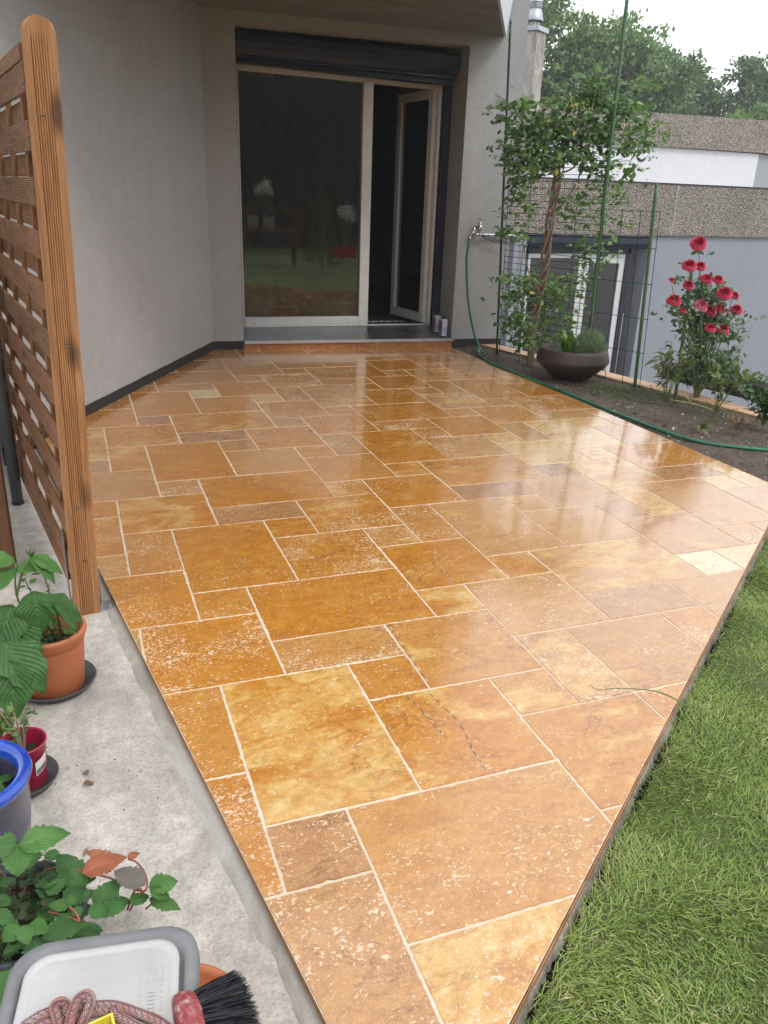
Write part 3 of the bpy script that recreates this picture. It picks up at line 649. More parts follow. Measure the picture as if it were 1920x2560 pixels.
# ================================================================== GRASS
E1, E2 = a, b
def in_lawn(P):
    rel = P - E1; s = rel @ d; off = rel @ nrm
    return off, s
TV = np.array([(-.5, 0, 0), (.5, 0, 0), (-.42, .38, .12), (.42, .38, .12), (-.27, .72, .13), (.27, .72, .13), (0, 1, .05)])
TFq = np.array([(0, 1, 3, 2), (2, 3, 5, 4), (4, 5, 6, 6)])
def make_grass():
    n = 430000
    P = np.stack([rng.uniform(-.1, 4.9, n), rng.uniform(-1.35, 1.42, n)], 1)
    off, s = in_lawn(P)
    edge = .002 + .006 * np.sin(s * 23) * np.sin(s * 7.3 + 1) + rng.uniform(-.004, .02, n)
    cc = (P - CAM[:2]) @ WM[:2, 2] + (-1.45) * WM[2, 2]
    px = ((P - CAM[:2]) @ WM[:2, 0] + (-1.45) * WM[2, 0]) / cc * 2005.6 + 960
    py = ((P - CAM[:2]) @ WM[:2, 1] + (-1.45) * WM[2, 1]) / cc * 2005.6 + 1280
    vis = (cc > .2) & (px > -100) & (px < 2050) & (py < 2760)
    patch = np.sin(P[:, 0] * 5.1 + 2) * np.sin(P[:, 1] * 4.3) + .6 * np.sin(P[:, 0] * 13 + P[:, 1] * 9)
    keep = (off > edge) & (vis | (rng.random(n) < .12)) & (rng.random(n) < np.clip(.92 + .12 * patch, .35, 1))
    P = P[keep]; patch = patch[keep]; n = len(P)
    # tufts lean together
    ang = (np.sin(P[:, 0] * 6.1 + 1.3 * np.sin(P[:, 1] * 5)) + np.cos(P[:, 1] * 7.7 + P[:, 0] * 3)) * 2.2 + rng.normal(0, 1.1, n)
    lean = rng.uniform(.02, .55, n) ** 1.2
    D = np.stack([np.cos(ang), np.sin(ang), lean + .06], 1)
    N = np.tile(np.array([0, 0, 1.]), (n, 1)) + rng.normal(0, .35, (n, 3))
    M_ = frames(D, N)
    L = rng.uniform(.016, .050, n) * (1 + .25 * patch * .5); W_ = rng.uniform(.0011, .0030, n)
    z = np.array(gz(P[:, 0], P[:, 1], -.052))
    Pp = np.column_stack([P, z + rng.uniform(-.003, .006, n)])
    V, Fq, idx = inst(TV, TFq, Pp, M_, np.stack([W_, L, L], 1))
    rn = np.clip(rng.normal(.42, .17, n) + .15 * patch + (rng.random(n) < .08) * .5, 0, 1)
    me = npmesh('lawn_grass', V, Fq, M['grass'], rnd=rn[idx]); me['kind'] = 'stuff'; me['label'] = 'short matted green grass of the lawn beside the tiled terrace'; me['category'] = 'grass'
make_grass()

# ================================================================== THE HOUSE
house = empty('house', (1.0, 5.745, 0), 'grey rendered house with deep set terrace door under a concrete balcony', 'house')
WD = np.array([-1.206, -2.0]); WD /= np.linalg.norm(WD)          # along the oblique wall, towards the viewer
WN = np.array([-WD[1], WD[0]])                                    # normal of that wall on the terrace side is -WN... kept for thickness
def W2(l, dpt=0.):                                                # a point l metres along the oblique wall, dpt behind its face
    p = np.array([1.0, 5.75]) + WD * l; q = np.array([-WD[1] * -1, WD[0] * -1]) * 0
    nb = np.array([WD[1], -WD[0]])                                # towards inside of the house (left/back)
    return p + nb * dpt
mb = MB()                                                         # facade wall with its opening
mb.fbox(-.25, .268, 0, .55, -.1, 6.0)
mb.fbox(2.283, 2.815, 0, .55, -.1, 6.0)
mb.fbox(.268, 2.283, 0, .55, 2.637, 6.0)
mb.fbox(.268, 2.283, .05, .55, -.1, .13)
mb.build('wall', M['wall'], house)
mb = MB()
p0, p1, p2, p3 = W2(0), W2(4.1), W2(4.1, .3), W2(0, .3)
mb.hexa([(*q, -.12) for q in (p0, p3, p2, p1)] + [(*q, 6.0) for q in (p0, p3, p2, p1)])
mb.build('wall', M['wall_left'], house)['label'] = 'oblique grey wall running towards the wooden trellis'
# dark plinth, 4 mm proud
mb = MB()
a0, a1 = W2(-.0), W2(3.2); nb = np.array([WD[1], -WD[0]])
q = [a0 - nb * .004, a0 + nb * .01, a1 + nb * .01, a1 - nb * .004]
N_ = 34; V = []
for i in range(N_ + 1):
    c = a0 + (a1 - a0) * i / N_; top = .150 + .0010 * math.sin(i * 1.7) - .0135 * (i / N_) * 3.2 * .9 + random.uniform(-.0015, .0015)
    for k, (o_, z) in enumerate(((-.004, -.08), (-.004, top), (.01, top))):
        r = c + nb * o_; V.append((r[0], r[1], z))
mb.add(V, [(i * 3 + k, (i + 1) * 3 + k, (i + 1) * 3 + k + 1, i * 3 + k + 1) for i in range(N_) for k in range(2)])
V = []
for s_ in np.linspace(0, .262, 6): V += [F(s_, -.004, -.05), F(s_, -.004, .148 + random.uniform(-.002, .002)), F(s_, .01, .15)]
mb.build('plinth', M['plinth'], house); mb = MB()
mb.add(V, [(i * 3 + k, (i + 1) * 3 + k, (i + 1) * 3 + k + 1, i * 3 + k + 1) for i in range(5) for k in range(2)]); mb.build('plinth', M['plinth'], house); mb = MB()
V = []
for s_ in np.linspace(2.29, 2.812, 9): V += [F(s_, -.004, -.08), F(s_, -.004, .128 + random.uniform(-.003, .003)), F(s_, .01, .13)]
mb.add(V, [(i * 3 + k, (i + 1) * 3 + k, (i + 1) * 3 + k + 1, i * 3 + k + 1) for i in range(8) for k in range(2)])
mb.build('plinth', M['plinth'], house)
# balcony slab over the terrace: a parallelogram along the oblique wall
SE = F(2.591, .0, 0)[:2]; dv = F(1.931, -1.279, 0)[:2] - SE; dv /= np.linalg.norm(dv)
far = SE + dv * 3.0; farL = W2(3.1)
poly = [tuple(W2(0)), tuple(farL), tuple(far), tuple(SE)]
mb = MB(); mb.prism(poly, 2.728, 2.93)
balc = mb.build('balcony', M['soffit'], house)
mb = MB()                                                          # parapets, white painted outside
nside = np.array([-dv[1], dv[0]]);
if nside[0] < 0: nside = -nside
pp = [SE - dv * 0.0, far, far + nside * .085, SE + nside * .004]
mb.hexa([(*pp[0], 2.735), (*pp[1], 2.735), (*(pp[1] + nside * .02), 2.735), (*(pp[0] + nside * .02), 2.735),
         (*(pp[0] + nside * .05), 3.9), (*(pp[1] + nside * .05), 3.9), (*(pp[1] + nside * .17), 3.9), (*(pp[0] + nside * .17), 3.9)])
fd = (farL - far); fd /= np.linalg.norm(fd)
mb.prism([tuple(far), tuple(far + dv * .1), tuple(farL + dv * .1), tuple(farL)], 2.70, 3.9)
mb.build('parapet', M['white_wall'], balc)
# room behind the door
mb = MB()
def slabF(s0, s1, t0, t1, z0, z1): mb.fbox(s0, s1, t0, t1, z0, z1)
mb.fbox(-1.5, 2.80, 4.6, 4.7, 0, 3); mb.fbox(-1.6, -1.5, .55, 4.6, 0, 3); mb.fbox(2.72, 2.81, .55, 4.6, 0, 3); mb.fbox(-1.5, 2.80, .55, 4.6, 2.75, 2.85)
mb.fbox(-1.5, -.25, .55, .6, 0, 3)
mb.build('room', M['room'], house)
mb = MB(); mb.fbox(-1.5, 2.72, .55, 4.6, .08, .20); mb.build('room_floor', M['room_floor'], house)
# a side wall of the house beyond the corner
mb = MB()
mb.fbox(2.815, 2.84, .9, 6.5, -2.85, 6.0)
mb.build('side_wall', M['white_wall'], house)
# white strip standing behind the corner (rain pipe and its board)
mb = MB(); mb.fbox(2.842, 2.895, 1.0, 1.06, -2.85, 3.9); mb.build('corner_board', M['white_wall'], house)

# sill and riser
sill = empty('door_sill', F(.27, 0, .15), 'grey metal door sill above a row of tiled risers', 'door sill')
mb = MB()
mb.hexa([F(.270, -.032, .128), F(2.296, -.032, .118), F(2.283, .42, .150), F(.268, .42, .160),
         F(.270, -.032, .152), F(2.296, -.032, .143), F(2.283, .42, .205), F(.268, .42, .210)])
mb.build('sill_plate', M['steel'], sill, bevel=.004)
mb = MB(); mb.hexa([F(.268, -.034, .125), F(2.300, -.034, .114), F(2.300, -.0325, .114), F(.268, -.0325, .125),
                    F(.268, -.036, .150), F(2.300, -.036, .141), F(2.300, -.0325, .141), F(.268, -.0325, .150)])
mb.build('sill_lip', M['alu'], sill)
edges = [.272, .86, 1.35, 1.52, 1.95, 2.19, 2.285]
for i in range(len(edges) - 1):
    mb = MB(); a_, b_ = edges[i] + .002, edges[i + 1] - .002
    mb.fbox(a_, b_, -.018, .04, .045, .122 - .004 * (i > 3)); mb.build('riser_tile', M['riser'], sill, bevel=.0015)
mb = MB(); mb.fbox(.272, 2.284, -.0155, .04, .04, .116); mb.build('riser_grout', M['grout'], sill)

# the double door
door = empty('terrace_door', F(.33, .40, .21), 'white framed double glass door with its right leaf open inwards', 'door')
S0, S1, D0, D1 = .325, 2.205, .40, .47
def frame(s0, s1, z0, z1, t0, t1, wl, wr, wb, wt, name='frame', parent=None, bev=.004, mat='white_frame', xf=None):
    mb = MB(); X = xf or (lambda s, t, z: F(s, t, z))
    def bx(a, b, c, d_):
        q = [(a, t0), (b, t0), (b, t1), (a, t1)]
        mb.hexa([X(x, y, c) for x, y in q] + [X(x, y, d_) for x, y in q])
    bx(s0, s0 + wl, z0, z1); bx(s1 - wr, s1, z0, z1); bx(s0 + wl, s1 - wr, z1 - wt, z1)
    if wb: bx(s0 + wl, s1 - wr, z0, z0 + wb)
    return mb.build(name, M[mat], parent, bevel=bev)
mb = MB()
mb.fbox(S0, S0 + .014, D0, D1, .205, 2.42); mb.fbox(S1 - .03, S1, D0, D1, .205, 2.375)
mb.hexa([F(S0 + .014, D0, 2.36), F(S1 - .03, D0, 2.325), F(S1 - .03, D1, 2.325), F(S0 + .014, D1, 2.36), F(S0 + .014, D0, 2.425), F(S1 - .03, D0, 2.372), F(S1 - .03, D1, 2.372), F(S0 + .014, D1, 2.425)])
mb.fbox(1.452, 1.545, D0 - .006, D1, .205, 2.36)
mb.fbox(S0 + .014, 1.452, D0 - .004, D1, .205, .295)
mb.fbox(1.545, S1 - .03, D0 + .02, D1, .196, .212)
mb.build('frame', M['white_frame'], door, bevel=.004)
mb = MB(); mb.fbox(S0 + .012, 1.453, D0 + .035, D0 + .040, .29, 2.365); mb.build('glass_pane', M['glass'], door)
mb = MB(); mb.fbox(S0 + .012, 1.453, D0 + .052, D0 + .057, .29, 2.365); mb.build('glass_pane', M['glass'], door)
mb = MB()
for s_ in (.42, 1.33): mb.fbox(s_, s_ + .022, D0 - .006, D0 - .003, .236, .241)
mb.build('drain_slot', M['black'], door)
# open leaf, hinged at the right, swung about 78 degrees into the room
HS, HT, ang = 2.172, .46, R(180 - 78)
def LX(a, t, z):                        # a = distance from the hinge along the leaf, t = thickness
    ca, sa = math.cos(ang), math.sin(ang)
    return F(HS + a * ca - t * sa * -1 * -1, HT + a * sa + t * ca, z)
leaf = frame(0, .655, .222, 2.335, -.03, .035, .075, .075, .085, .075, 'open_leaf', door, xf=LX)
mb = MB(); q = [(.07, 0), (.585, 0), (.585, .006), (.07, .006)]; mb.hexa([LX(x, y, .30) for x, y in q] + [LX(x, y, 2.265) for x, y in q]); mb.build('glass_pane', M['glass'], leaf)
mb = MB(); mb.tube([LX(.615, -.035, 1.18), LX(.615, -.085, 1.18), LX(.52, -.085, 1.18)], .009, 8); mb.build('handle', M['alu'], leaf, smooth=True)
mb = MB(); mb.tube([LX(.04, -.034, .95), LX(.04, -.034, 1.12)], .007, 6); mb.tube([LX(-.004, -.036, 2.22), LX(-.004, -.036, 2.32)], .012, 8); mb.tube([LX(-.004, -.036, .25), LX(-.004, -.036, .33)], .012, 8); mb.build('hinge', M['black'], leaf, smooth=True)
# roller shutter: housing with a rounded nose, and the dark guide rails
sh = empty('roller_shutter', F(.28, .2, 2.45), 'dark blue grey roller shutter box across the top of the terrace door', 'roller shutter')
prof = [(.40, 2.632), (.205, 2.632), (.165, 2.622), (.150, 2.60), (.148, 2.545), (.160, 2.49), (.185, 2.452), (.225, 2.437), (.40, 2.437)]
mb = MB(); V = [F(.272, t, z) for t, z in prof] + [F(2.245, t, z - .028) for t, z in prof]; k = len(prof)
mb.add(V, [(i, i + 1, k + i + 1, k + i) for i in range(k - 1)] + [tuple(range(k - 1, -1, -1)), tuple(range(k, 2 * k))])
mb.build('housing', M['dark_metal'], sh)
mb = MB()
mb.hexa([F(.272, .24, 2.40), F(2.24, .24, 2.352), F(2.24, .36, 2.352), F(.272, .36, 2.40), F(.272, .24, 2.44), F(2.24, .24, 2.413), F(2.24, .36, 2.413), F(.272, .36, 2.44)])
mb.hexa([F(.272, .20, 2.428), F(2.24, .20, 2.395), F(2.24, .235, 2.395), F(.272, .235, 2.428), F(.272, .20, 2.446), F(2.24, .20, 2.418), F(2.24, .235, 2.418), F(.272, .235, 2.446)])
mb.build('curtain_slats', M['dark_metal'], sh)
for g0, g1, g2, g3 in ((2.212, 2.281, .196, 2.42), (.270, .318, .206, 2.44)):
    mb = MB(); mb.fbox(g0, g1, .34, .40, g2, g3); mb.build('guide_rail', M['dark_metal'], sh)
# cloth at the threshold
import bmesh
mb = MB(); N_ = 22; V = []
for i in range(N_ + 1):
    s_ = 1.56 + .42 * i / N_
    for j, t_ in enumerate(np.linspace(.505, .66, 6)):
        V.append(F(s_ + .03 * (j / 5) + .008 * math.sin(i * 2 + j), t_, .205 + .010 * abs(math.sin(i * .8 + j * .6)) + (.012 if j < 2 else 0)))
mb.add(V, [(i * 6 + j, (i + 1) * 6 + j, (i + 1) * 6 + j + 1, i * 6 + j + 1) for i in range(N_) for j in range(5)])
tag(mb.build('floor_cloth', simple('pale_cloth', (.42, .40, .37), .95, bump=.3), smooth=True), 'crumpled pale floor cloth just inside the open door', 'cloth')
# dark curtain inside behind the fixed pane
V = []; N_ = 120
for i in range(N_ + 1):
    s_ = .22 + 1.30 * i / N_
    for z in (.22, 2.5): V.append(F(s_, .78 + .035 * math.sin(i * .62) + .012 * math.sin(i * 1.9), z))
mb = MB(); mb.add(V, [(2 * i, 2 * i + 2, 2 * i + 3, 2 * i + 1) for i in range(N_)])
tag(mb.build('curtain', M['curtain'], smooth=True), 'dark brown curtain hanging behind the closed glass pane', 'curtain')

# two product canisters on the sill
lab = NT('canister_print'); c = lab.coord(); sx = lab.n('SeparateXYZ'); lab.set(sx.inputs[0], c); zz = sx.outputs[2]
print_ = lab.ramp(zz, [(.018, (.62, .62, .70)), (.02, (.20, .17, .27)), (.075, (.30, .16, .22)), (.085, (.12, .13, .28)), (.135, (.22, .2, .34)), (.14, (.7, .7, .72))], 'LINEAR')
print_ = lab.mix(lab.ramp(lab.noise(c, 60, 3), [(.5, 0.), (.62, .5)]), print_, (.7, .68, .75)); lab.out(print_, .35)
M['canfront'] = lab.m; M['canwhite'] = simple('canister_white', (.62, .64, .70), .35, var=.06)
def canister(s_, t_, label):
    zt = .156 + .1 * max(0, t_)
    e = empty('canister', F(s_, t_, zt), label, 'canister', 'canisters on the door sill')
    mb = MB(); mb.box(F(s_, t_, zt + .078), (.052, .112, .156), rz=R(-9)); b = mb.build('body', [M['canwhite'], M['canfront']], e, bevel=.004)
    for p in b.data.polygons:
        if p.normal.x < -.8: p.material_index = 1
    mb = MB(); mb.box(F(s_, t_, zt + .158), (.046, .106, .004), rz=R(-9)); mb.build('rim', M['alu'], e, bevel=.0015)
    mb = MB(); c_ = F(s_ + .0, t_ - .012, zt + .160); mb.lathe([(0, .0), (.015, .0), (.016, .003), (.016, .019), (.014, .022), (0, .022)], c_, 20); mb.build('cap', M['blue_cap'], e)
    mb = MB(); mb.box(F(s_, t_ - .0565, zt + .05), (.040, .0015, .075), rz=R(-9)); mb.build('front_print', simple('pale_blue_print', (.36, .42, .58), .4) if 'pale_blue_print' not in bpy.data.materials else bpy.data.materials['pale_blue_print'], e)
canister(2.206, .045, 'front one of two white and purple canisters with blue cap on the sill')
canister(2.190, .185, 'rear one of two white and purple canisters with blue cap, next to the door frame')

# tap, supply pipe, hose
tap = empty('garden_tap', F(2.475, -.05, 1.10), 'weathered chrome garden tap on the wall with a hose on it', 'tap')
mb = MB()
T0 = F(2.475, -.055, 0)
mb.lathe([(0, 1.115), (.013, 1.115), (.016, 1.125), (.013, 1.135), (.021, 1.142), (.023, 1.165), (.017, 1.182), (.009, 1.188), (.015, 1.196), (.015, 1.206), (.007, 1.209), (.006, 1.238), (0, 1.238)], (T0[0], T0[1], 0), 18)
mb.tube([F(2.475, -.055, 1.125), F(2.475, -.055, 1.09)], .013, 12)
mb.tube([F(2.475, -.055, 1.165), F(2.475, .0, 1.165)], .013, 12)
mb.tube([F(2.51, -.055, 1.101), F(2.45, -.055, 1.101), F(2.425, -.055, 1.104)], .010, 10)
mb.tube([F(2.428, -.055, 1.095), F(2.418, -.055, 1.165)], .011, 10)
mb.tube([F(2.423, -.055, 1.135), F(2.40, -.058, 1.11), F(2.378, -.06, 1.075)], .010, 10)
mb.build('tap_body', M['chrome'], tap, smooth=True)
mb = MB(); mb.tube([F(2.445, -.055, 1.243), F(2.505, -.055, 1.243)], .006, 8); mb.tube([F(2.475, -.085, 1.243), F(2.475, -.025, 1.243)], .006, 8)
for q_ in ((2.445, -.055), (2.505, -.055), (2.475, -.085), (2.475, -.025)): mb.lathe([(0, -.008), (.008, 0), (0, .008)], F(q_[0], q_[1], 1.243), 10)
mb.build('handwheel', M['chrome'], tap, smooth=True)
mb = MB(); mb.tube([F(2.49, -.05, 1.101), F(2.56, -.035, 1.101), F(2.80, -.03, 1.098), F(2.96, .0, 1.096)], .0115, 12)
mb.tube([F(2.575, -.034, 1.101), F(2.59, -.034, 1.101)], .016, 12); mb.tube([F(2.635, -.033, 1.100), F(2.65, -.033, 1.100)], .014, 12)
mb.build('supply_pipe', M['alu'], tap, smooth=True)
mb = MB(); mb.tube([F(2.50, -.05, 1.09), F(2.56, -.055, 1.085), F(2.66, -.06, 1.055), F(2.77, -.065, 1.035)], .0035, 6)
mb.tube([F(2.50, -.05, 1.09), F(2.55, -.055, 1.065), F(2.66, -.06, 1.035), F(2.77, -.065, 1.022)], .0035, 6)
tag(mb.build('tie_wire', M['black'], smooth=True), 'thin black wire looped from the supply pipe to the green stake', 'wire')
mb = MB(); mb.tube([F(2.65, -.08, 1.155), F(2.74, -.10, 1.105), F(2.79, -.11, 1.06)], .004, 6)
tag(mb.build('tie_wire', M['black'], smooth=True), 'short stiff black wire end sticking up left of the green stake', 'wire')
def smoothpath(P, n=10):
    P = [np.array(p, float) for p in P]; P = [2 * P[0] - P[1]] + P + [2 * P[-1] - P[-2]]; out = []
    for i in range(1, len(P) - 2):
        for k in range(n):
            t = k / n; a_, b_, c_, d_ = P[i - 1], P[i], P[i + 1], P[i + 2]
            out.append(.5 * ((2 * b_) + (-a_ + c_) * t + (2 * a_ - 5 * b_ + 4 * c_ - d_) * t * t + (-a_ + 3 * b_ - 3 * c_ + d_) * t ** 3))
    out.append(P[-2]); return out
HP = [F(2.378, -.06, 1.078), F(2.365, -.075, 1.02), F(2.352, -.085, .88), F(2.375, -.09, .63), F(2.415, -.10, .40), F(2.47, -.13, .19), F(2.475, -.25, .085)]
HP += [(x, y, gz(x, y, .006)) for x, y in [(3.352, 5.14), (3.268, 4.74), (3.282, 4.25), (3.305, 3.692), (3.318, 3.235), (3.335, 2.852), (3.362, 2.543), (3.42, 2.336), (3.545, 2.187), (3.757, 2.039), (4.1, 1.86), (4.6, 1.7)]]
mb = MB(); mb.tube(smoothpath(HP, 12), .0112, 12)
hose = mb.build('garden_hose', M['green_hose'], smooth=True); tag(hose, 'green garden hose hanging from the tap and lying along the flower bed', 'hose')
mb = MB(); mb.tube([F(2.382, -.059, 1.082), F(2.372, -.066, 1.05)], .0135, 12); mb.build('hose_clamp', M['chrome'], hose, smooth=True)

# ================================================================== TRELLIS AND POSTS (left)
M['rustscrew'] = simple('dull_screw', (.20, .13, .08), .5, .5)
post = empty('screen_post', (-.335, 1.285, -.01), 'tall ribbed wooden post with rounded top on the concrete strip', 'fence post')
def leanx(z): return .047 * (z / 1.83)
def make_post():
    # cross-section: square 90 mm, bevelled corners, seven grooves in the face towards the viewer
    hw = .0455; face = []
    face.append((-hw + .012, -hw)); face.append((-hw + .024, -hw))
    for k in range(7):
        x = -.0205 + k * .0068
        face += [(x - .0016, -hw), (x, -hw + .0032), (x + .0016, -hw)]
    face += [(hw - .006, -hw), (hw, -hw + .006), (hw, hw - .01), (hw - .01, hw), (-hw + .01, hw), (-hw, hw - .01), (-hw, -hw + .012)]
    zs = [-.012] + [i * .18 for i in range(1, 10)] + [1.79, 1.815, 1.826, 1.836, 1.844, 1.850, 1.8535, 1.855]
    V = []
    for z in zs:
        t = max(0, (z - 1.812) / .043); kx = math.sqrt(max(0.03, 1 - t * t * .97))
        sx_ = 1 if z <= 1.812 else kx
        for x, y in face:
            g = 1 if z <= 1.812 else 0
            yy = y if (g or y > -hw + 1e-9 and abs(x) > .03) else max(y, -hw) if g else (-hw if (y < -hw + .004 and abs(x) < .03) else y)
            V.append((x * sx_ + leanx(z), yy, z))
    n = len(face); f = [(i * n + k, i * n + (k + 1) % n, (i + 1) * n + (k + 1) % n, (i + 1) * n + k) for i in range(len(zs) - 1) for k in range(n)]
    f.append(tuple((len(zs) - 1) * n + k for k in range(n))); f.append(tuple(range(n - 1, -1, -1)))
    mb = MB(); mb.add([(x - .335, y + 1.285, z) for x, y, z in V], f); return mb
make_post().build('post', M['post'], post)
for z, x in ((1.60, -.006), (.95, .006), (.40, -.004), (.20, .006)):
    c = (-.335 + x + leanx(z), 1.2385, z)
    V = [(c[0] + .006 * math.cos(t), c[1] - .001, c[2] + .006 * math.sin(t)) for t in np.linspace(0, 2 * math.pi, 12, False)] + [(c[0], c[1] + .002, c[2])]
    mb = MB(); mb.add(V, [(i, (i + 1) % 12, 12) for i in range(12)]); mb.build('screw', M['rustscrew'], post)
mb = MB()
mb.box((-.387, 1.33, .13), (.006, .07, .30)); mb.box((-.283, 1.31, .06), (.005, .06, .14))
mb.box((-.262, 1.285, -.0085), (.055, .075, .005)); mb.box((-.385, 1.34, -.0085), (.05, .07, .005))
mb.build('post_shoe', M['galv'], post, bevel=.001)
mb = MB(); mb.lathe([(0, -.006), (.011, -.006), (.012, -.003), (.007, -.002), (.0065, .004), (0, .005)], (-.254, 1.268, 0), 12); mb.build('bolt', M['galv'], post)

tre = empty('trellis_screen', (-.40, 1.36, .06), 'brown woven wooden trellis screen beside the ribbed post', 'trellis')
TA = np.array([-.371, 1.335]); TB = np.array([-.606, 3.06]); TL = np.linalg.norm(TB - TA); TD = (TB - TA) / TL; TNn = np.array([TD[1], -TD[0]]) # right-hand normal (terrace side)
def TP(l, o, z): q = TA + TD * l + TNn * o; return (q[0] + leanx(z) * .9, q[1], z)
def tbox(mb, l0, l1, o0, o1, z0, z1):
    q = [(l0, o0), (l1, o0), (l1, o1), (l0, o1)]; mb.hexa([TP(a_, b_, z0) for a_, b_ in q] + [TP(a_, b_, z1) for a_, b_ in q])
mb = MB(); tbox(mb, -.05, TL, -.022, .022, 1.745, 1.79); tbox(mb, 0, TL, -.022, .022, .09, .14); tbox(mb, TL - .04, TL, -.022, .022, .14, 1.745)
mb.build('frame', M['slat'], tre, bevel=.003)
# woven slats: alternate rows pass in front of and behind the battens
nrow = 21; z0, z1 = .145, 1.742; pitch = (z1 - z0) / nrow
def slat(i):
    mb = MB(); z = z0 + pitch * (i + .5); hh = .0405 if i % 2 == 0 else .0335; sgn = -1 if i % 2 == 0 else 1; N_ = 26; V = []
    for k in range(N_ + 1):
        l = -.075 + (TL + .04) * k / N_
        o = sgn * (.0125 + .0010 * math.cos(2 * math.pi * l / .37))
        for dz, oo in ((-hh, -.0045), (-hh + .003, -.006), (hh - .003, -.006), (hh, -.0045), (hh, .0045), (-hh, .0045)):
            V.append(TP(l, o + oo, z + dz))
    f = [(k * 6 + j, k * 6 + (j + 1) % 6, (k + 1) * 6 + (j + 1) % 6, (k + 1) * 6 + j) for k in range(N_) for j in range(6)]
    f += [(5, 4, 3, 2, 1, 0), tuple(N_ * 6 + j for j in range(6))]; mb.add(V, f); return mb.build('slat', M['slat_rib'] if i in (16, 18, 20, 9, 10) else M['slat'], tre)
def ribbed():
    t = NT('ribbed_slat_wood'); c = t.coord()
    a_ = t.noise(t.mapping(c, (26, 1.3, 26)), 2.0, 6, .65, 1.0); sx = t.n('SeparateXYZ'); t.set(sx.inputs[0], c)
    rib = t.math('SINE', t.math('MULTIPLY', sx.outputs[2], 2 * math.pi / .0062))
    base = t.ramp(a_, [(.3, (.20, .09, .038)), (.52, (.34, .165, .075)), (.75, (.45, .25, .13))])
    return t.out(base, .75, t.bump(rib, .8, .004))
M['slat_rib'] = ribbed()
for i in range(nrow): slat(i)
for k in range(5):
    l = .10 + k * .37; mb = MB(); tbox(mb, l - .017, l + .017, -.0075, .0075, .14, 1.745); mb.build('batten', M['batten'], tre)

mb = MB(); mb.box((-.668, 1.70, .86), (.19, .085, 1.73)); tag(mb.build('fence_post', M['oldpost'], bevel=.006), 'dark brown wooden post at the left edge behind the raspberry leaves', 'fence post')
e = empty('grey_pole', (-.578, 2.43, .0), 'round dark grey metal pole standing behind the trellis', 'pole')
mb = MB(); mb.tube([(-.578, 2.43, .004), (-.578, 2.43, 1.55)], .0255, 20); mb.build('tube', M['greypost'], e, smooth=True)
mb = MB(); mb.tube([(-.578, 2.43, -.004), (-.578, 2.43, .016)], .0275, 20); mb.build('foot_cap', M['black'], e)

# ================================================================== GARDEN WALL, COPING, STAKES, WIRE
gw = empty('garden_wall', (4.0, 4.1, -1.3), 'low retaining wall behind the flower bed with pale orange tile coping', 'wall')
def epoint(l):                          # point on the back line of the wall by arc length
    for i in range(len(EDGE) - 1):
        a_, b_ = np.array(EDGE[i]), np.array(EDGE[i + 1]); L = np.linalg.norm(b_ - a_)
        if l <= L: dd = (b_ - a_) / L; return a_ + dd * l, dd
        l -= L
def wband(mb, l0, l1, w0, w1, z0, z1):
    (p, dp), (q, dq) = epoint(l0), epoint(l1); n0 = np.array([dp[1], -dp[0]]) * (-1 if dp[1] > 0 else 1); n1 = np.array([dq[1], -dq[0]]) * (-1 if dq[1] > 0 else 1)
    P = [p + n0 * w0, q + n1 * w0, q + n1 * w1, p + n0 * w1]
    mb.hexa([(x, y, gz(x, y, z0) if z0 > -1 else z0) for x, y in P] + [(x, y, gz(x, y, z1)) for x, y in P])
mb = MB(); l = 0
while l < 9: wband(mb, l, l + .5, .0, .13, -2.88, -.012); l += .5
mb.build('wall', M['concrete'], gw)
l = 0.02; k = 0
while l < 6.8:
    L = random.choice([.40, .405, .61, .405]); mb = MB(); wband(mb, l, l + L - .005, -.015, .155, -.010, .016 + random.uniform(-.001, .001))
    mb.build('coping_tile', M['drytile'] if k % 5 != 3 else M['drytile_pale'] if 'drytile_pale' in M else M['drytile'], gw, bevel=.0025); l += L; k += 1

def stake(x, y, z1, r, label, mat='stake', dx=0., dy=0., grp='green garden stakes'):
    e = empty('garden_stake', (x, y, gz(x, y)), label, 'stake', grp)
    mb = MB(); z0 = gz(x, y, -.05); H_ = z1 - z0; N_ = 24
    pts = [(x + dx * i / N_, y + dy * i / N_, z0 + H_ * i / N_) for i in range(N_ + 1)]
    rs = [r * (1.05 if i % 2 else .97) for i in range(N_ + 1)]
    mb.tube(pts, rs, 10); mb.build('tube', M[mat], e, smooth=True)
    mb = MB(); mb.lathe([(r, 0), (r * 1.05, .004), (r * .9, .012), (r * .35, .03), (0, .034)], pts[-1], 10); mb.build('cap', M[mat], e, smooth=True)
    return e
s1 = stake(3.520, 5.08, 2.77, .0105, 'tall dark green stake beside the house corner with a sticker near its tip', 'stake_dark', -.055, .147)
mb = MB(); c = (3.520 - .052, 5.08 + .140, 2.64)
mb.tube([(c[0], c[1], 2.60), (c[0], c[1] + .002, 2.665)], .0113, 12, cap=False); mb.build('sticker', simple('sticker', (.55, .55, .52), .5), s1)
stake(3.862, 4.16, 3.10, .0135, 'very tall green stake rising above the climbing plant', 'stake', -.018, .052)
stake(4.031, 3.705, 1.545, .0135, 'shorter green stake at the right end of the wire fence', 'stake', -.026, .068)
stake(4.009, 3.20, .985, .0125, 'green stake standing in front of the red rose bush', 'stake', -.056, .0)

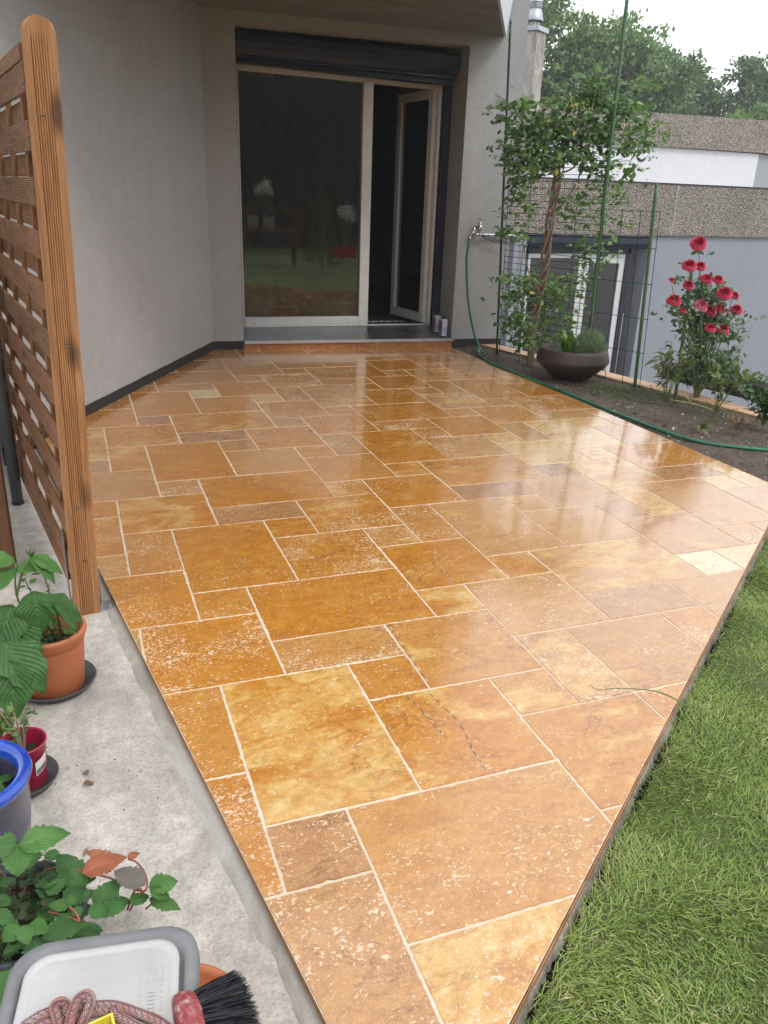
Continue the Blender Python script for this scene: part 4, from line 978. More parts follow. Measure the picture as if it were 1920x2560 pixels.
def wfence(P0, P1, top, nv, rung, zb, label, r=.0026):
    e = empty('wire_fence', (P0[0], P0[1], gz(*P0)), label, 'wire fence', 'wire mesh panels'); P0 = np.array(P0); P1 = np.array(P1)
    lean = np.array([-.035, .10])
    def q(t, z): p = P0 + (P1 - P0) * t + lean * z / 2.7; return (p[0], p[1], z)
    mb = MB()
    for i in range(nv): t = i / (nv - 1); mb.tube([q(t, gz(*(P0 + (P1 - P0) * t)) - .02), q(t, top / 2), q(t, top + .012)], r * 1.1, 5)
    z = zb
    while z < top + .01: mb.tube([q(-.012, z), q(.5, z), q(1.012, z)], r, 5); z += rung
    mb.build('wire_mesh', M['wire'], e)
wfence((3.535, 5.06), (3.868, 4.15), 2.0, 5, .0525, .10, 'close meshed green wire panel behind the climbing plant')
wfence((3.872, 4.12), (4.046, 3.665), 1.37, 4, .266, .04, 'wide meshed low green wire panel between two stakes')

# planter trough on the coping behind the roses
tr = empty('planter_trough', (4.47, 3.25, .07), 'long black plastic planter box on the coping behind the rose bush', 'planter')
TDv = np.array([.135, -.78]); TDv /= np.linalg.norm(TDv); TNv = np.array([-TDv[1], TDv[0]])
def TQ(l, o, z): q = np.array([4.375, 3.82]) + TDv * l + TNv * o; return (q[0], q[1], z)
def tqbox(mb, l0, l1, o0, o1, z0, z1, fl=0):
    q0 = [(l0 + fl, o0 + fl), (l1 - fl, o0 + fl), (l1 - fl, o1 - fl), (l0 + fl, o1 - fl)]; q = [(l0, o0), (l1, o0), (l1, o1), (l0, o1)]
    mb.hexa([TQ(a_, b_, z0) for a_, b_ in q0] + [TQ(a_, b_, z1) for a_, b_ in q])
mb = MB(); tqbox(mb, 0, .98, .0, .17, .062, .17, .012); mb.build('box', M['trough'], tr, bevel=.004)
mb = MB(); tqbox(mb, -.01, .99, -.008, .178, .166, .182); mb.build('rim', M['trough'], tr, bevel=.003)
mb = MB(); tqbox(mb, .01, .97, .012, .158, .178, .186); mb.build('soil', M['potsoil'], tr)

# ================================================================== LEAVES AND PLANTS
def leafmesh(name, P, D, N, sc, mat, parent=None, tmpl=LEAF, rv=None):
    V, Fq, idx = inst(tmpl[0], tmpl[1], np.asarray(P), frames(np.asarray(D, float), np.asarray(N, float)), sc)
    if rv is None: rv = np.clip(rng.beta(2, 2.2, len(P)), 0, 1)
    return npmesh(name, V, Fq, mat, parent, rnd=np.asarray(rv)[idx], smooth=True)
def blobpts(bl, y0, ysp, dens):
    P = []
    for x, z, rx, rz, w_ in bl:
        n = max(3, int(dens * w_ * rx * rz * 1e4 / 100))
        a_ = rng.normal(0, .5, (n, 3)); P.append(np.column_stack([x + a_[:, 0] * rx, y0 + a_[:, 1] * ysp, z + a_[:, 2] * rz]))
    return np.concatenate(P)
HON = [(3.01, 2.078, 0.091, 0.047, 1), (3.148, 2.075, 0.139, 0.06, 1), (3.236, 1.984, 0.141, 0.073, 1), (3.051, 1.973, 0.076, 0.06, 1), (3.147, 1.795, 0.141, 0.136, 1), (3.325, 1.891, 0.191, 0.099, 1), (3.471, 1.998, 0.193, 0.111, 1), (3.535, 2.124, 0.16, 0.073, 0.8), (3.769, 2.189, 0.181, 0.135, 1.2), (3.785, 2.3, 0.081, 0.06, 0.8), (3.945, 2.127, 0.202, 0.112, 1.2), (3.64, 1.946, 0.264, 0.113, 1.3), (3.894, 1.922, 0.22, 0.102, 1.3), (4.153, 2.102, 0.189, 0.114, 1), (4.171, 2.292, 0.205, 0.043, 0.6), (4.303, 2.326, 0.069, 0.018, 0.3), (4.317, 1.971, 0.176, 0.065, 0.9), (4.534, 1.957, 0.081, 0.033, 0.4), (4.336, 1.867, 0.16, 0.052, 0.6), (4.201, 1.834, 0.14, 0.065, 0.7), (3.269, 1.688, 0.176, 0.114, 1), (3.468, 1.773, 0.179, 0.114, 1.2), (3.215, 1.457, 0.096, 0.117, 0.7), (3.405, 1.63, 0.13, 0.077, 0.9), (3.696, 1.784, 0.167, 0.077, 1), (3.843, 1.7, 0.153, 0.078, 0.8), (4.019, 1.668, 0.139, 0.106, 0.8), (4.246, 1.678, 0.106, 0.08, 0.25), (3.115, 1.656, 0.126, 0.038, 0.5), (3.347, 1.29, 0.099, 0.16, 0.5), (3.248, 1.155, 0.115, 0.067, 0.5), (3.879, 1.464, 0.103, 0.094, 0.4), (4.115, 1.512, 0.07, 0.149, 0.6), (4.132, 1.307, 0.053, 0.111, 0.4), (3.684, 1.391, 0.102, 0.107, 0.6), (3.949, 1.234, 0.123, 0.069, 0.4), (4.13, 1.097, 0.09, 0.085, 0.5), (4.321, 1.255, 0.091, 0.056, 0.15), (3.386, 0.666, 0.154, 0.173, 0.7), (3.441, 0.779, 0.103, 0.085, 0.6), (3.254, 0.794, 0.084, 0.042, 0.4), (3.447, 0.433, 0.122, 0.148, 0.8), (3.641, 0.692, 0.158, 0.131, 0.9), (3.817, 0.69, 0.179, 0.103, 0.8), (3.965, 0.776, 0.09, 0.102, 0.7), (4.116, 0.963, 0.091, 0.159, 0.7), (3.752, 0.515, 0.162, 0.119, 0.8), (3.584, 0.311, 0.125, 0.121, 0.8), (3.687, 0.338, 0.144, 0.076, 0.7), (3.447, 0.286, 0.088, 0.075, 0.6)]
def honeysuckle():
    e = empty('climbing_plant', (3.60, 4.60, .06), 'leafy climbing honeysuckle with a twisted woody trunk on the wire fence', 'climbing plant')
    UP_ = [b_ for b_ in HON if b_[1] > 1.35]; LO_ = [b_ for b_ in HON if b_[1] <= 1.35]
    P = np.concatenate([blobpts(UP_, 4.42, .20, 46), blobpts(LO_, 4.70, .14, 34), blobpts(LO_, 4.44, .14, 13)])
    # leaves come in opposite pairs along short shoots
    n = len(P); D = rdir(n); D[:, 2] = D[:, 2] * .5 - .25; N = rdir(n, 1.1) + np.array([-.25, -.5, .3])
    P2 = P + rng.normal(0, .012, P.shape); D2 = D * np.array([-1, -1, 1]) + rng.normal(0, .2, D.shape)
    Pa = np.concatenate([P, P2]); sc = rng.uniform(.032, .070, len(Pa))
    shade = np.clip(rng.beta(2.2, 2.6, len(Pa)) * .9, 0, .82); shade[rng.random(len(Pa)) < .03] = 1
    leafmesh('leaves', Pa, np.concatenate([D, D2]), np.concatenate([N, N + rng.normal(0, .3, N.shape)]), sc, M['hon'], e, LEAF, shade)
    # loose shoots sticking out
    mb = MB(); SP = []
    for (x, z, rx, rz, w_) in HON:
        for k in range(2):
            p = np.array([x + rng.normal(0, rx * .4), 4.42 + rng.normal(0, .08), z + rng.normal(0, rz * .4)])
            q = p + np.array([rng.normal(0, rx * .9), rng.normal(0, .08), rng.normal(.02, rz * .8)]); mid = (p + q) / 2 + np.array([0, 0, .03])
            mb.tube([p, mid, q], [.0022, .0018, .001], 4)
            for t in np.linspace(0, 1, 7): SP.append((1 - t) ** 2 * p + 2 * t * (1 - t) * mid + t * t * q)
    for p, q in (((3.04, 4.4, 2.05), (2.90, 4.35, 2.13)), ((4.15, 4.4, 2.27), (4.36, 4.35, 2.34)), ((4.44, 4.4, 1.97), (4.64, 4.35, 1.95)), ((3.72, 4.4, 2.25), (3.80, 4.4, 2.42)), ((4.10, 4.4, 1.75), (4.32, 4.4, 1.70)), ((3.1, 4.4, 1.65), (2.96, 4.4, 1.66)), ((3.30, 4.45, .78), (3.17, 4.45, .80)), ((3.34, 4.5, 1.18), (3.16, 4.5, 1.12))):
        p, q = np.array(p), np.array(q); mb.tube([p, (p + q) / 2 + np.array([0, 0, .02]), q], [.002, .002, .001], 4)
        for t in np.linspace(0, 1, 9): SP.append(p + (q - p) * t)
    mb.build('shoots', M['stem_g'], e)
    SP = np.array(SP); k = len(SP); Ds = rdir(k); Ds[:, 2] = Ds[:, 2] * .4 + .1
    Pall = np.concatenate([SP, SP]); Dall = np.concatenate([Ds, -Ds + np.array([0, 0, .2])])
    leafmesh('young_leaves', Pall, Dall, rdir(2 * k, 1.5) + np.array([0, -.3, 0]), rng.uniform(.018, .038, 2 * k), M['hon'], e, LEAF, np.clip(rng.normal(.72, .2, 2 * k), 0, 1))
    yl = np.array([(3.34, 1.98), (3.62, 1.56), (3.91, 1.20), (3.56, 1.93), (4.02, 1.67), (3.30, .72), (3.36, .62), (3.44, 1.60), (3.9, 1.5)]); k = len(yl)
    leafmesh('yellow_leaves', np.column_stack([yl[:, 0], np.full(k, 4.28), yl[:, 1]]), rdir(k), np.tile([0, -1, .3], (k, 1)) + rng.normal(0, .2, (k, 3)), rng.uniform(.04, .055, k), M['yellowleaf'], e, LEAF, np.full(k, .25))
    fl = []; 
    for cx, cz in ((3.50, 2.09), (3.58, 2.10), (3.66, 2.07), (3.30, 1.97), (3.47, 2.13)):
        for _ in range(9): fl.append((cx + rng.normal(0, .02), 4.25 + rng.normal(0, .015), cz + rng.normal(0, .012)))
    fl = np.array(fl); leafmesh('flowers', fl, rdir(len(fl), .6), rdir(len(fl)), rng.uniform(.018, .034, len(fl)), M['yellowleaf'], e, LEAF_N)
    # twisted trunk of several stems
    TK = [(3.605, 4.60, .03), (3.590, 4.60, .25), (3.597, 4.60, .445), (3.621, 4.60, .665), (3.630, 4.59, .85), (3.619, 4.58, 1.023), (3.612, 4.57, 1.25), (3.618, 4.56, 1.45), (3.632, 4.54, 1.70), (3.64, 4.5, 1.88)]
    P = smoothpath(TK, 8)
    for s_ in range(6):
        ph = s_ * 1.05; mb = MB(); pts = []
        for i, p in enumerate(P):
            t = i / len(P); rr = .020 + .012 * math.sin(t * 9 + s_) + .014 * t; a_ = ph + t * 13 + .5 * math.sin(t * 20 + s_)
            pts.append(p + np.array([math.cos(a_) * rr, math.sin(a_) * rr, 0]))
        r0 = (.0115, .008, .0125, .008, .010, .0065)[s_]
        mb.tube(pts, [r0 * (1.25 - .55 * i / len(pts)) for i in range(len(pts))], 7); mb.build('trunk_stem', M['bark'], e, smooth=True)
    mb = MB()
    for B_ in ([(3.63, 4.54, 1.68), (3.80, 4.5, 1.80), (3.95, 4.45, 1.95), (4.0, 4.42, 2.1)], [(3.63, 4.54, 1.72), (3.52, 4.5, 1.85), (3.38, 4.45, 1.95), (3.25, 4.42, 2.0)], [(3.63, 4.54, 1.62), (3.75, 4.48, 1.7), (3.78, 4.45, 1.95)],
               [(3.61, 4.57, 1.3), (3.72, 4.5, 1.45), (3.80, 4.45, 1.68), (3.84, 4.45, 1.9)], [(3.60, 4.62, .12), (3.66, 4.6, .35), (3.80, 4.55, .62), (3.92, 4.5, .85)], [(3.60, 4.62, .15), (3.66, 4.6, .25), (3.72, 4.58, .45)], [(3.61, 4.6, .60), (3.55, 4.55, .72), (3.42, 4.5, .85), (3.33, 4.5, 1.1)]):
        mb.tube(smoothpath(B_, 5), [.008 - .004 * i / (5 * len(B_)) for i in range((len(B_) - 1) * 5 + 1)], 6)
    mb.build('branches', M['bark'], e, smooth=True)
honeysuckle()

# bowl planter
bowl = empty('bowl_planter', (3.64, 4.06, .05), 'wide dark brown bowl planter holding a lavender and a broad leaved plant', 'planter')
BC = (3.655, 4.075, .055)
mb = MB(); mb.lathe([(0, .012), (0.1332, 0.0000), (0.1499, 0.0000), (0.2220, 0.0583), (0.2908, 0.1272), (0.2997, 0.1431), (0.2975, 0.1590), (0.2797, 0.2173), (0.2731, 0.2353), (0.2620, 0.2417), (0.2509, 0.2353), (0.2464, 0.2120), (0.2387, 0.1908)], BC, 64)
mb.build('bowl', simple('bowl_clay', (.055, .036, .032), .6, var=.22, scale=10, bump=.08), bowl, smooth=True)
mb = MB(); mb.lathe([(0, .20), (.245, .19)], BC, 32); mb.build('soil', M['potsoil'], bowl)
def lavender():
    c = np.array([3.74, 3.99, .245]); e = empty('lavender', tuple(c), 'rounded grey green lavender clump in the bowl planter', 'lavender')
    n = 3800; u = rdir(n, .35); u[:, 2] = np.abs(u[:, 2]); rr = rng.uniform(.25, 1, n) ** .45
    P = c + u * rr[:, None] * np.array([.142, .135, .20]); D = u * np.array([.6, .6, 1]) + rng.normal(0, .28, (n, 3)) + np.array([0, 0, .5])
    leafmesh('leaves', P, D, rdir(n), np.column_stack([rng.uniform(.007, .012, n), rng.uniform(.022, .042, n), rng.uniform(.01, .02, n)]), M['laven'], e, LEAF_Q)
    mb = MB(); HD = []
    for _ in range(16):
        a_ = rng.uniform(0, 2 * math.pi); t = rng.uniform(.05, .5); q = c + np.array([math.cos(a_) * t * .3 + .05, math.sin(a_) * t * .2, rng.uniform(.22, .36)])
        mb.tube([c + np.array([0, 0, .1]), (c + q) / 2 + np.array([0, 0, .04]), q], .0012, 4)
        for _ in range(7): HD.append(q - np.array([0, 0, rng.uniform(0, .05)]) + rng.normal(0, .003, 3))
    mb.build('flower_stalks', M['stem_d'], e)
    HD = np.array(HD); leafmesh('seed_heads', HD, rdir(len(HD), 1), rdir(len(HD)), rng.uniform(.006, .012, len(HD)), M['dryleaf'], e, LEAF_Q)
lavender()
def blades(name, c, n, ln, wd, mat, spread=.9, up=.9, rbase=.03, rv=None, parent=None):
    """long arching leaves from one base"""
    V, Fq, rn = [], [], []
    for i in range(n):
        a_ = rng.uniform(0, 2 * math.pi); L = rng.uniform(*ln); w_ = rng.uniform(*wd); out = rng.uniform(.1, spread)
        d_ = np.array([math.cos(a_), math.sin(a_), 0]); s_ = np.array([-d_[1], d_[0], 0]); b = np.array(c) + d_ * rng.uniform(0, rbase); k0 = len(V); r_ = rng.random() if rv is None else rv
        for j in range(8):
            t = j / 7; p = b + d_ * (out * L * t ** 1.5) + np.array([0, 0, L * (up * t - .55 * out * t * t)]); ww = w_ * math.sin(math.pi * min(.999, .08 + .9 * t)) ** .8 * (1 if t < 1 else .05)
            V += [p - s_ * ww / 2 + np.array([0, 0, ww * .18]), p, p + s_ * ww / 2 + np.array([0, 0, ww * .18])]; rn += [r_] * 3
        Fq += [(k0 + j * 3 + q, k0 + j * 3 + q + 1, k0 + (j + 1) * 3 + q + 1, k0 + (j + 1) * 3 + q) for j in range(7) for q in range(2)]
    return npmesh(name, np.array(V), np.array(Fq), mat, parent, rnd=rn, smooth=True)
e = empty('broad_leaved_plant', (3.55, 4.05, .24), 'bright green broad leaved plant in the left half of the bowl planter', 'plant')
blades('leaves', (3.565, 4.03, .235), 12, (.17, .25), (.045, .065), M['hosta'], .45, 1.0, parent=e)
blades('leaves', (3.55, 4.03, .235), 26, (.14, .26), (.010, .02), M['hosta'], .95, .8, parent=e)

def rosehead(r, pink=False):
    """layered rose: rings of cupped ruffled petals, opening upwards"""
    V, Fq, rn = [], [], []
    rings = [(.14, .80, 5, .55), (.28, .80, 6, .50), (.44, .74, 7, .42), (.60, .66, 8, .30), (.76, .54, 9, .18), (.90, .36, 10, .05), (1.0, .16, 10, -.12), (.95, -.02, 9, -.25)]
    for ri, (rad, h, n, up) in enumerate(rings):
        for k in range(n):
            a_ = 2 * math.pi * (k + .37 * ri + random.uniform(-.12, .12)) / n; k0 = len(V); wdt = 2 * math.pi / n * .78; rv = min(1, max(0, .25 + .13 * ri + random.uniform(-.18, .18)))
            for j in range(4):
                t = j / 3
                for q in range(5):
                    s_ = (q / 4 - .5) * 2; aa = a_ + s_ * wdt * (.35 + .65 * math.sin(math.pi * (.25 + .5 * t)))
                    rr = rad * (.35 + .65 * t ** .8) + (.08 * t * t if up < .5 else -.03 * t); ruff = .05 * math.sin(aa * 7 + ri * 2 + t * 3) * t
                    z = (h * (1 - abs(s_) ** 2.2 * .35 * t)) * (.1 + .9 * math.sin(min(1, t) * math.pi / 2)) + up * .22 * t - (.30 * max(0, t - .6) if up < .3 else 0) + ruff
                    V.append((r * rr * math.cos(aa), r * rr * math.sin(aa), r * z)); rn.append(min(1, max(0, rv + .18 * (t - .5))))
            Fq += [(k0 + j * 5 + q, k0 + j * 5 + q + 1, k0 + (j + 1) * 5 + q + 1, k0 + (j + 1) * 5 + q) for j in range(3) for q in range(4)]
    return np.array(V), np.array(Fq), rn
ROSES = [(4.018, 1.182, 0.052), (3.97, 1.028, 0.047), (4.071, 1.023, 0.042), (4.143, 0.932, 0.047), (4.257, 0.926, 0.039), (3.991, 0.892, 0.039), (3.881, 0.786, 0.054), (4.346, 0.832, 0.049), (4.443, 0.81, 0.036), (4.138, 0.746, 0.06), (4.231, 0.702, 0.052), (4.325, 0.717, 0.047), (4.49, 0.708, 0.049), (3.826, 0.923, 0.021), (4.269, 0.574, 0.036), (4.392, 0.559, 0.047), (3.978, 0.707, 0.026)]
ROSEB = [(4.029, 0.902, 0.101, 0.062, 0.6), (4.162, 0.85, 0.138, 0.062, 1), (4.106, 0.799, 0.158, 0.063, 1), (4.25, 0.771, 0.14, 0.064, 1), (3.954, 0.723, 0.081, 0.068, 0.7), (3.898, 0.672, 0.101, 0.042, 0.35), (4.108, 0.641, 0.153, 0.08, 1), (4.282, 0.638, 0.142, 0.081, 1), (4.501, 0.611, 0.087, 0.033, 0.4), (4.167, 0.533, 0.198, 0.065, 1.3), (4.384, 0.505, 0.145, 0.066, 1), (4.56, 0.522, 0.059, 0.073, 0.5), (3.91, 1.018, 0.039, 0.04, 0.3), (3.867, 0.913, 0.066, 0.035, 0.35), (4.765, 0.632, 0.045, 0.022, 0.1), (4.086, 1.119, 0.047, 0.02, 0.1), (3.979, 0.576, 0.055, 0.032, 0.5), (4.168, 0.395, 0.121, 0.053, 1.2), (4.316, 0.342, 0.171, 0.072, 1.4), (4.19, 0.3, 0.107, 0.06, 1.2), (4.372, 0.268, 0.157, 0.067, 1.2), (4.517, 0.244, 0.095, 0.049, 0.7), (4.198, 0.199, 0.092, 0.061, 1), (4.352, 0.191, 0.141, 0.068, 1), (4.512, 0.171, 0.08, 0.056, 0.6), (4.611, 0.366, 0.072, 0.024, 0.25), (4.51, 0.334, 0.079, 0.036, 0.5), (4.116, 0.362, 0.045, 0.035, 0.4)]
def rosebush():
    e = empty('rose_bush', (4.25, 3.22, .06), 'tall rose bush covered with crimson roses behind the green stake', 'rose bush')
    base = np.array([4.25, 3.24, .05]); mb = MB()
    for i, (x, z, r) in enumerate(ROSES):
        y = 3.25 + random.uniform(-.20, -.04); tip = CAM + (np.array([x, 3.25, z]) - CAM) * ((y - CAM[1]) / (3.25 - CAM[1]))
        fork = base + (tip - base) * random.uniform(.45, .6) + np.array([random.uniform(-.03, .03), random.uniform(-.04, .04), .0])
        tube = smoothpath([base + (np.array([.0, 0, .28]) if i % 4 else np.array([random.uniform(-.02, .02), 0, -.02])), fork, tip - np.array([0, 0, r * .1])], 6)
        mb.tube(tube, [.0065 - .0045 * k / len(tube) for k in range(len(tube))], 6)
        v, f, rn = rosehead(r * random.uniform(.88, 1.08) * (.88 if i == 9 else 1)); tz = random.uniform(-.35, .35); tx = random.uniform(.25, .75)
        Rm = np.array(Matrix.Rotation(random.uniform(0, 6), 3, 'Z')); Rt = np.array(Matrix.Rotation(tx, 3, 'X') @ Matrix.Rotation(tz, 3, 'Y'))
        vv = (Rt @ Rm @ v.T).T + tip - np.array([0, 0, r * .25])
        fo = npmesh('flower', vv, f, M['rose_pink'] if i == 9 else M['rose'], e, rnd=rn, smooth=True)
    mb.build('stems', M['stem_g'], e, smooth=True)
    mb = MB()
    for dx, dz in ((.0, .5), (.04, .42), (-.03, .36)): mb.tube([base + np.array([dx * .3, 0, -.03]), base + np.array([dx, .01, dz * .5]), base + np.array([dx * 1.2 + .01, 0, dz])], [.011, .009, .006], 8)
    mb.tube([base, (4.38, 3.2, .25), (4.52, 3.2, .43), (4.68, 3.2, .64)], [.006, .005, .004, .002], 6); mb.tube([base, (4.10, 3.2, .5), (3.96, 3.2, .66), (3.89, 3.2, .76)], [.004, .004, .003, .002], 6)
    mb.tube([(4.68, 3.2, .64), (4.74, 3.2, .655), (4.80, 3.2, .645)], .0015, 5)
    mb.build('main_stems', M['bark'], e, smooth=True)
    P = blobpts(ROSEB, 3.24, .12, 62); n = len(P); D = rdir(n); D[:, 2] = D[:, 2] * .5 - .1
    # leaflets in little groups
    P2 = np.concatenate([P, P + rng.normal(0, .016, P.shape)]); D2 = np.concatenate([D, D + rng.normal(0, .8, D.shape)])
    leafmesh('leaves', P2, D2, rdir(len(P2), .9) + np.array([-.2, -.5, 0]), rng.uniform(.028, .056, len(P2)), M['rose_leaf'], e, LEAF)
rosebush()

def shrublet(name, c, R_, H_, n, sc, mat, label, cat, lean=(0, 0), stems=7, tm=LEAF, stemmat='stem_g', up=.3):
    e = empty(name, c, label, cat); c = np.array(c); mb = MB(); P, D = [], []
    for i in range(stems):
        a_ = rng.uniform(0, 2 * math.pi); rr = R_ * rng.uniform(.2, 1); tip = c + np.array([math.cos(a_) * rr + lean[0], math.sin(a_) * rr + lean[1], H_ * rng.uniform(.55, 1)])
        mid = c + (tip - c) * .5 + np.array([0, 0, H_ * .12]); path = smoothpath([c, mid, tip], 4); mb.tube(path, [.0035 - .002 * k / len(path) for k in range(len(path))], 5)
        for t in rng.uniform(.35, 1, n // stems): P.append(path[int(t * (len(path) - 1))] + rng.normal(0, R_ * .10, 3)); D.append(np.array([math.cos(a_), math.sin(a_), up]) + rng.normal(0, .7, 3))
    mb.build('stems', M[stemmat], e, smooth=True)
    leafmesh('leaves', P, D, rdir(len(P), 1.2), rng.uniform(sc[0], sc[1], len(P)), M[mat], e, tm)
    return e
shrublet('perennial', (3.86, 3.14, .05), .17, .50, 150, (.045, .085), 'wilt', 'yellowing leafy perennial left of the stake in front of the roses', 'plant', (-.02, .0), 9, LEAF_N)
shrublet('perennial', (4.02, 2.80, .05), .17, .36, 90, (.035, .07), 'wilt', 'low pale green perennial with yellow stalks in front of the rose bush', 'plant', (.08, .0), 8, LEAF)
shrublet('peony', (4.10, 2.44, .04), .17, .27, 300, (.05, .10), 'peony', 'dark green peony leaves at the right edge of the flower bed', 'plant', (.02, .02), 14, LEAF_N, up=.5)
shrublet('low_plant', (4.62, 3.05, .10), .18, .16, 260, (.018, .03), 'hosta', 'low bright green ground plant behind the peony', 'plant', (0, 0), 18, LEAF, up=.8)
shrublet('clipped_perennial', (3.82, 2.39, .04), .08, .10, 40, (.03, .06), 'dryleaf', 'cut back perennial stump with dry brown stalks near the hose', 'plant', (0, 0), 22, LEAF_N, 'bark')
shrublet('weed', (3.62, 2.52, .035), .07, .05, 14, (.06, .09), 'weed', 'small narrow leaved weed lying on the soil by the hose', 'weed', (0, 0), 4, LEAF_N)
e = empty('grass_tuft', (4.46, 3.22, .18), 'thin upright grass tuft growing in the black planter box', 'grass tuft'); blades('blades', (4.50, 3.24, .18), 90, (.16, .36), (.003, .005), M['laven'], .5, .95, .09, parent=e)
# pale fallen stalks
mb = MB(); mb.tube([(3.84, 3.05, .09), (3.93, 2.93, .085), (4.02, 2.80, .06)], .004, 6); mb.tube([(3.90, 3.02, .15), (3.915, 2.94, .09)], .0035, 6)
tag(mb.build('fallen_stalk', simple('pale_stalk', (.55, .52, .22), .5), smooth=True), 'pale yellow fallen plant stalks between the two perennials', 'stalk')

# creeping weeds and litter on the soil
def scatter_weeds():
    P, D = [], []
    for cx, cy, rx, ry, n in ((3.66, 3.62, .14, .16, 800), (3.95, 3.45, .16, .2, 900), (4.1, 3.1, .12, .2, 260), (3.85, 2.2, .2, .2, 160), (3.45, 5.15, .10, .25, 330), (4.15, 2.85, .14, .2, 300), (3.5, 3.0, .06, .3, 160), (3.62, 2.7, .06, .2, 90), (3.75, 3.65, .1, .1, 140)):
        a_ = rng.normal(0, .5, (n, 2)); x = cx + a_[:, 0] * rx * 1.6; y = cy + a_[:, 1] * ry * 1.6
        P.append(np.column_stack([x, y, np.array([bedz(q, w_) for q, w_ in zip(x, y)]) + rng.uniform(.004, .03, n)]))
    P = np.concatenate(P); P = P[P[:, 0] > 3.30]; n = len(P); D = rdir(n); D[:, 2] *= .35
    o = leafmesh('creeping_weeds', P, D, rdir(n, 2.), rng.uniform(.012, .030, n), M['weed'], None, LEAF_N); o['kind'] = 'stuff'; o['label'] = 'thin creeping weeds over the dark soil of the flower bed'; o['category'] = 'weeds'
    n = 2600; x = rng.uniform(3.31, 4.6, n); y = rng.uniform(1.4, 5.4, n); k = x < 3.62 + (5.6 - y) * .27; x, y = x[k], y[k]; n = len(x)
    P = np.column_stack([x, y, np.array([bedz(q, w_) for q, w_ in zip(x, y)]) + .003])
    tv = np.array([(-.5, -.4, 0), (.5, -.45, 0), (.45, .5, 0), (-.5, .42, 0), (-.3, -.25, .6), (.3, -.2, .55), (.25, .3, .6), (-.28, .25, .5)]); tf = np.array([(0, 1, 5, 4), (1, 2, 6, 5), (2, 3, 7, 6), (3, 0, 4, 7), (4, 5, 6, 7)])
    V, Fq, idx = inst(tv, tf, P, frames(np.column_stack([rng.normal(size=(n, 2)), np.zeros(n)]), rdir(n, 4)), rng.uniform(.003, .012, n) * (1 + (rng.random(n) < .05) * 1.0))
    t = NT('crumbs'); t.out(t.ramp(t.attr('rnd'), [(0, (.05, .035, .026)), (.6, (.13, .095, .07)), (.88, (.2, .16, .13)), (.93, (.5, .46, .4)), (1, (.6, .57, .5))]), .9)
    o = npmesh('soil_crumbs', V, Fq, t.m, rnd=rng.random(n)[idx]); o['kind'] = 'stuff'; o['label'] = 'soil crumbs and pale grit lying on the flower bed'; o['category'] = 'soil crumbs'
scatter_weeds()

# ================================================================== THE NEIGHBOURING HOUSE (one storey lower)
nb_ = empty('neighbour_house', (10, 11.5, -2.9), 'lower neighbouring house with exposed aggregate bands and a white framed terrace door', 'house')
NY = 11.5
mb = MB()
def wb(x0, x1, y0, y1, z0, z1, m_=None): (m_ or mb).box(((x0 + x1) / 2, (y0 + y1) / 2, (z0 + z1) / 2), (x1 - x0, y1 - y0, z1 - z0))
DX0, DX1 = 7.73, 10.42
wb(4.6, DX0, NY, NY + .45, -2.9, 1.0); wb(DX1, 19, NY, NY + .45, -2.9, 1.0); wb(DX0, DX1, NY, NY + .45, .83, 1.0)
mb.build('wall', M['neigh_wall'], nb_)
mb = MB(); wb(4.6, 5.6, NY + .45, NY + 4, -2.9, 1.0); wb(DX0 - .6, DX1 + .6, NY + 3.5, NY + 3.6, -2.9, 1.0); mb.build('inner_wall', M['room'], nb_)
mb = MB(); wb(4.6, 19, NY - .06, NY + .30, .86, 1.765); mb.build('fascia_band', M['aggregate'], nb_)
for x in (10.86,):
    mb = MB(); wb(x - .012, x + .012, NY - .063, NY - .058, .865, 1.76); mb.build('fascia_joint', M['concrete'], nb_)
mb = MB(); wb(4.6, 19, NY - .075, NY + .32, 1.765, 1.785); mb.build('roof_edge', M['dark_metal'], nb_)
mb = MB(); wb(4.6, 19, NY + .32, NY + 4, 1.60, 1.70); mb.build('roof', M['concrete'], nb_)
mb = MB(); wb(6.0, 15.75, NY + 3.0, NY + 3.3, 1.5, 2.60); wc = mb.build('upper_wall', M['white_wall'], nb_)
mb = MB(); V = [(15.75, NY + 3.0, 1.5), (20.5, NY + 5.2, 1.5), (20.5, NY + 5.6, 1.5), (15.75, NY + 3.3, 1.5)]
mb.hexa(V + [(a_, b_, 2.60) for a_, b_, _ in V]); mb.build('upper_wall', M['neigh_wall'], nb_)  # turned-away face of the white wall, its shade put in as greyer render
mb = MB(); V = [(6.0, NY + 2.92, 2.58), (15.80, NY + 2.92, 2.62), (15.80, NY + 3.4, 2.62), (6.0, NY + 3.4, 2.58)]; mb.hexa(V + [(V[0][0], V[0][1], 3.20), (V[1][0], V[1][1], 3.31), (V[2][0], V[2][1], 3.31), (V[3][0], V[3][1], 3.20)]); mb.build('upper_fascia', M['aggregate'], nb_)
mb = MB(); V = [(15.815, NY + 2.92, 2.62), (20.5, NY + 5.05, 2.62), (20.5, NY + 5.6, 2.62), (15.815, NY + 3.4, 2.62)]; mb.hexa(V + [(a_, b_, 3.31) for a_, b_, _ in V]); mb.build('upper_fascia', M['aggregate'], nb_)
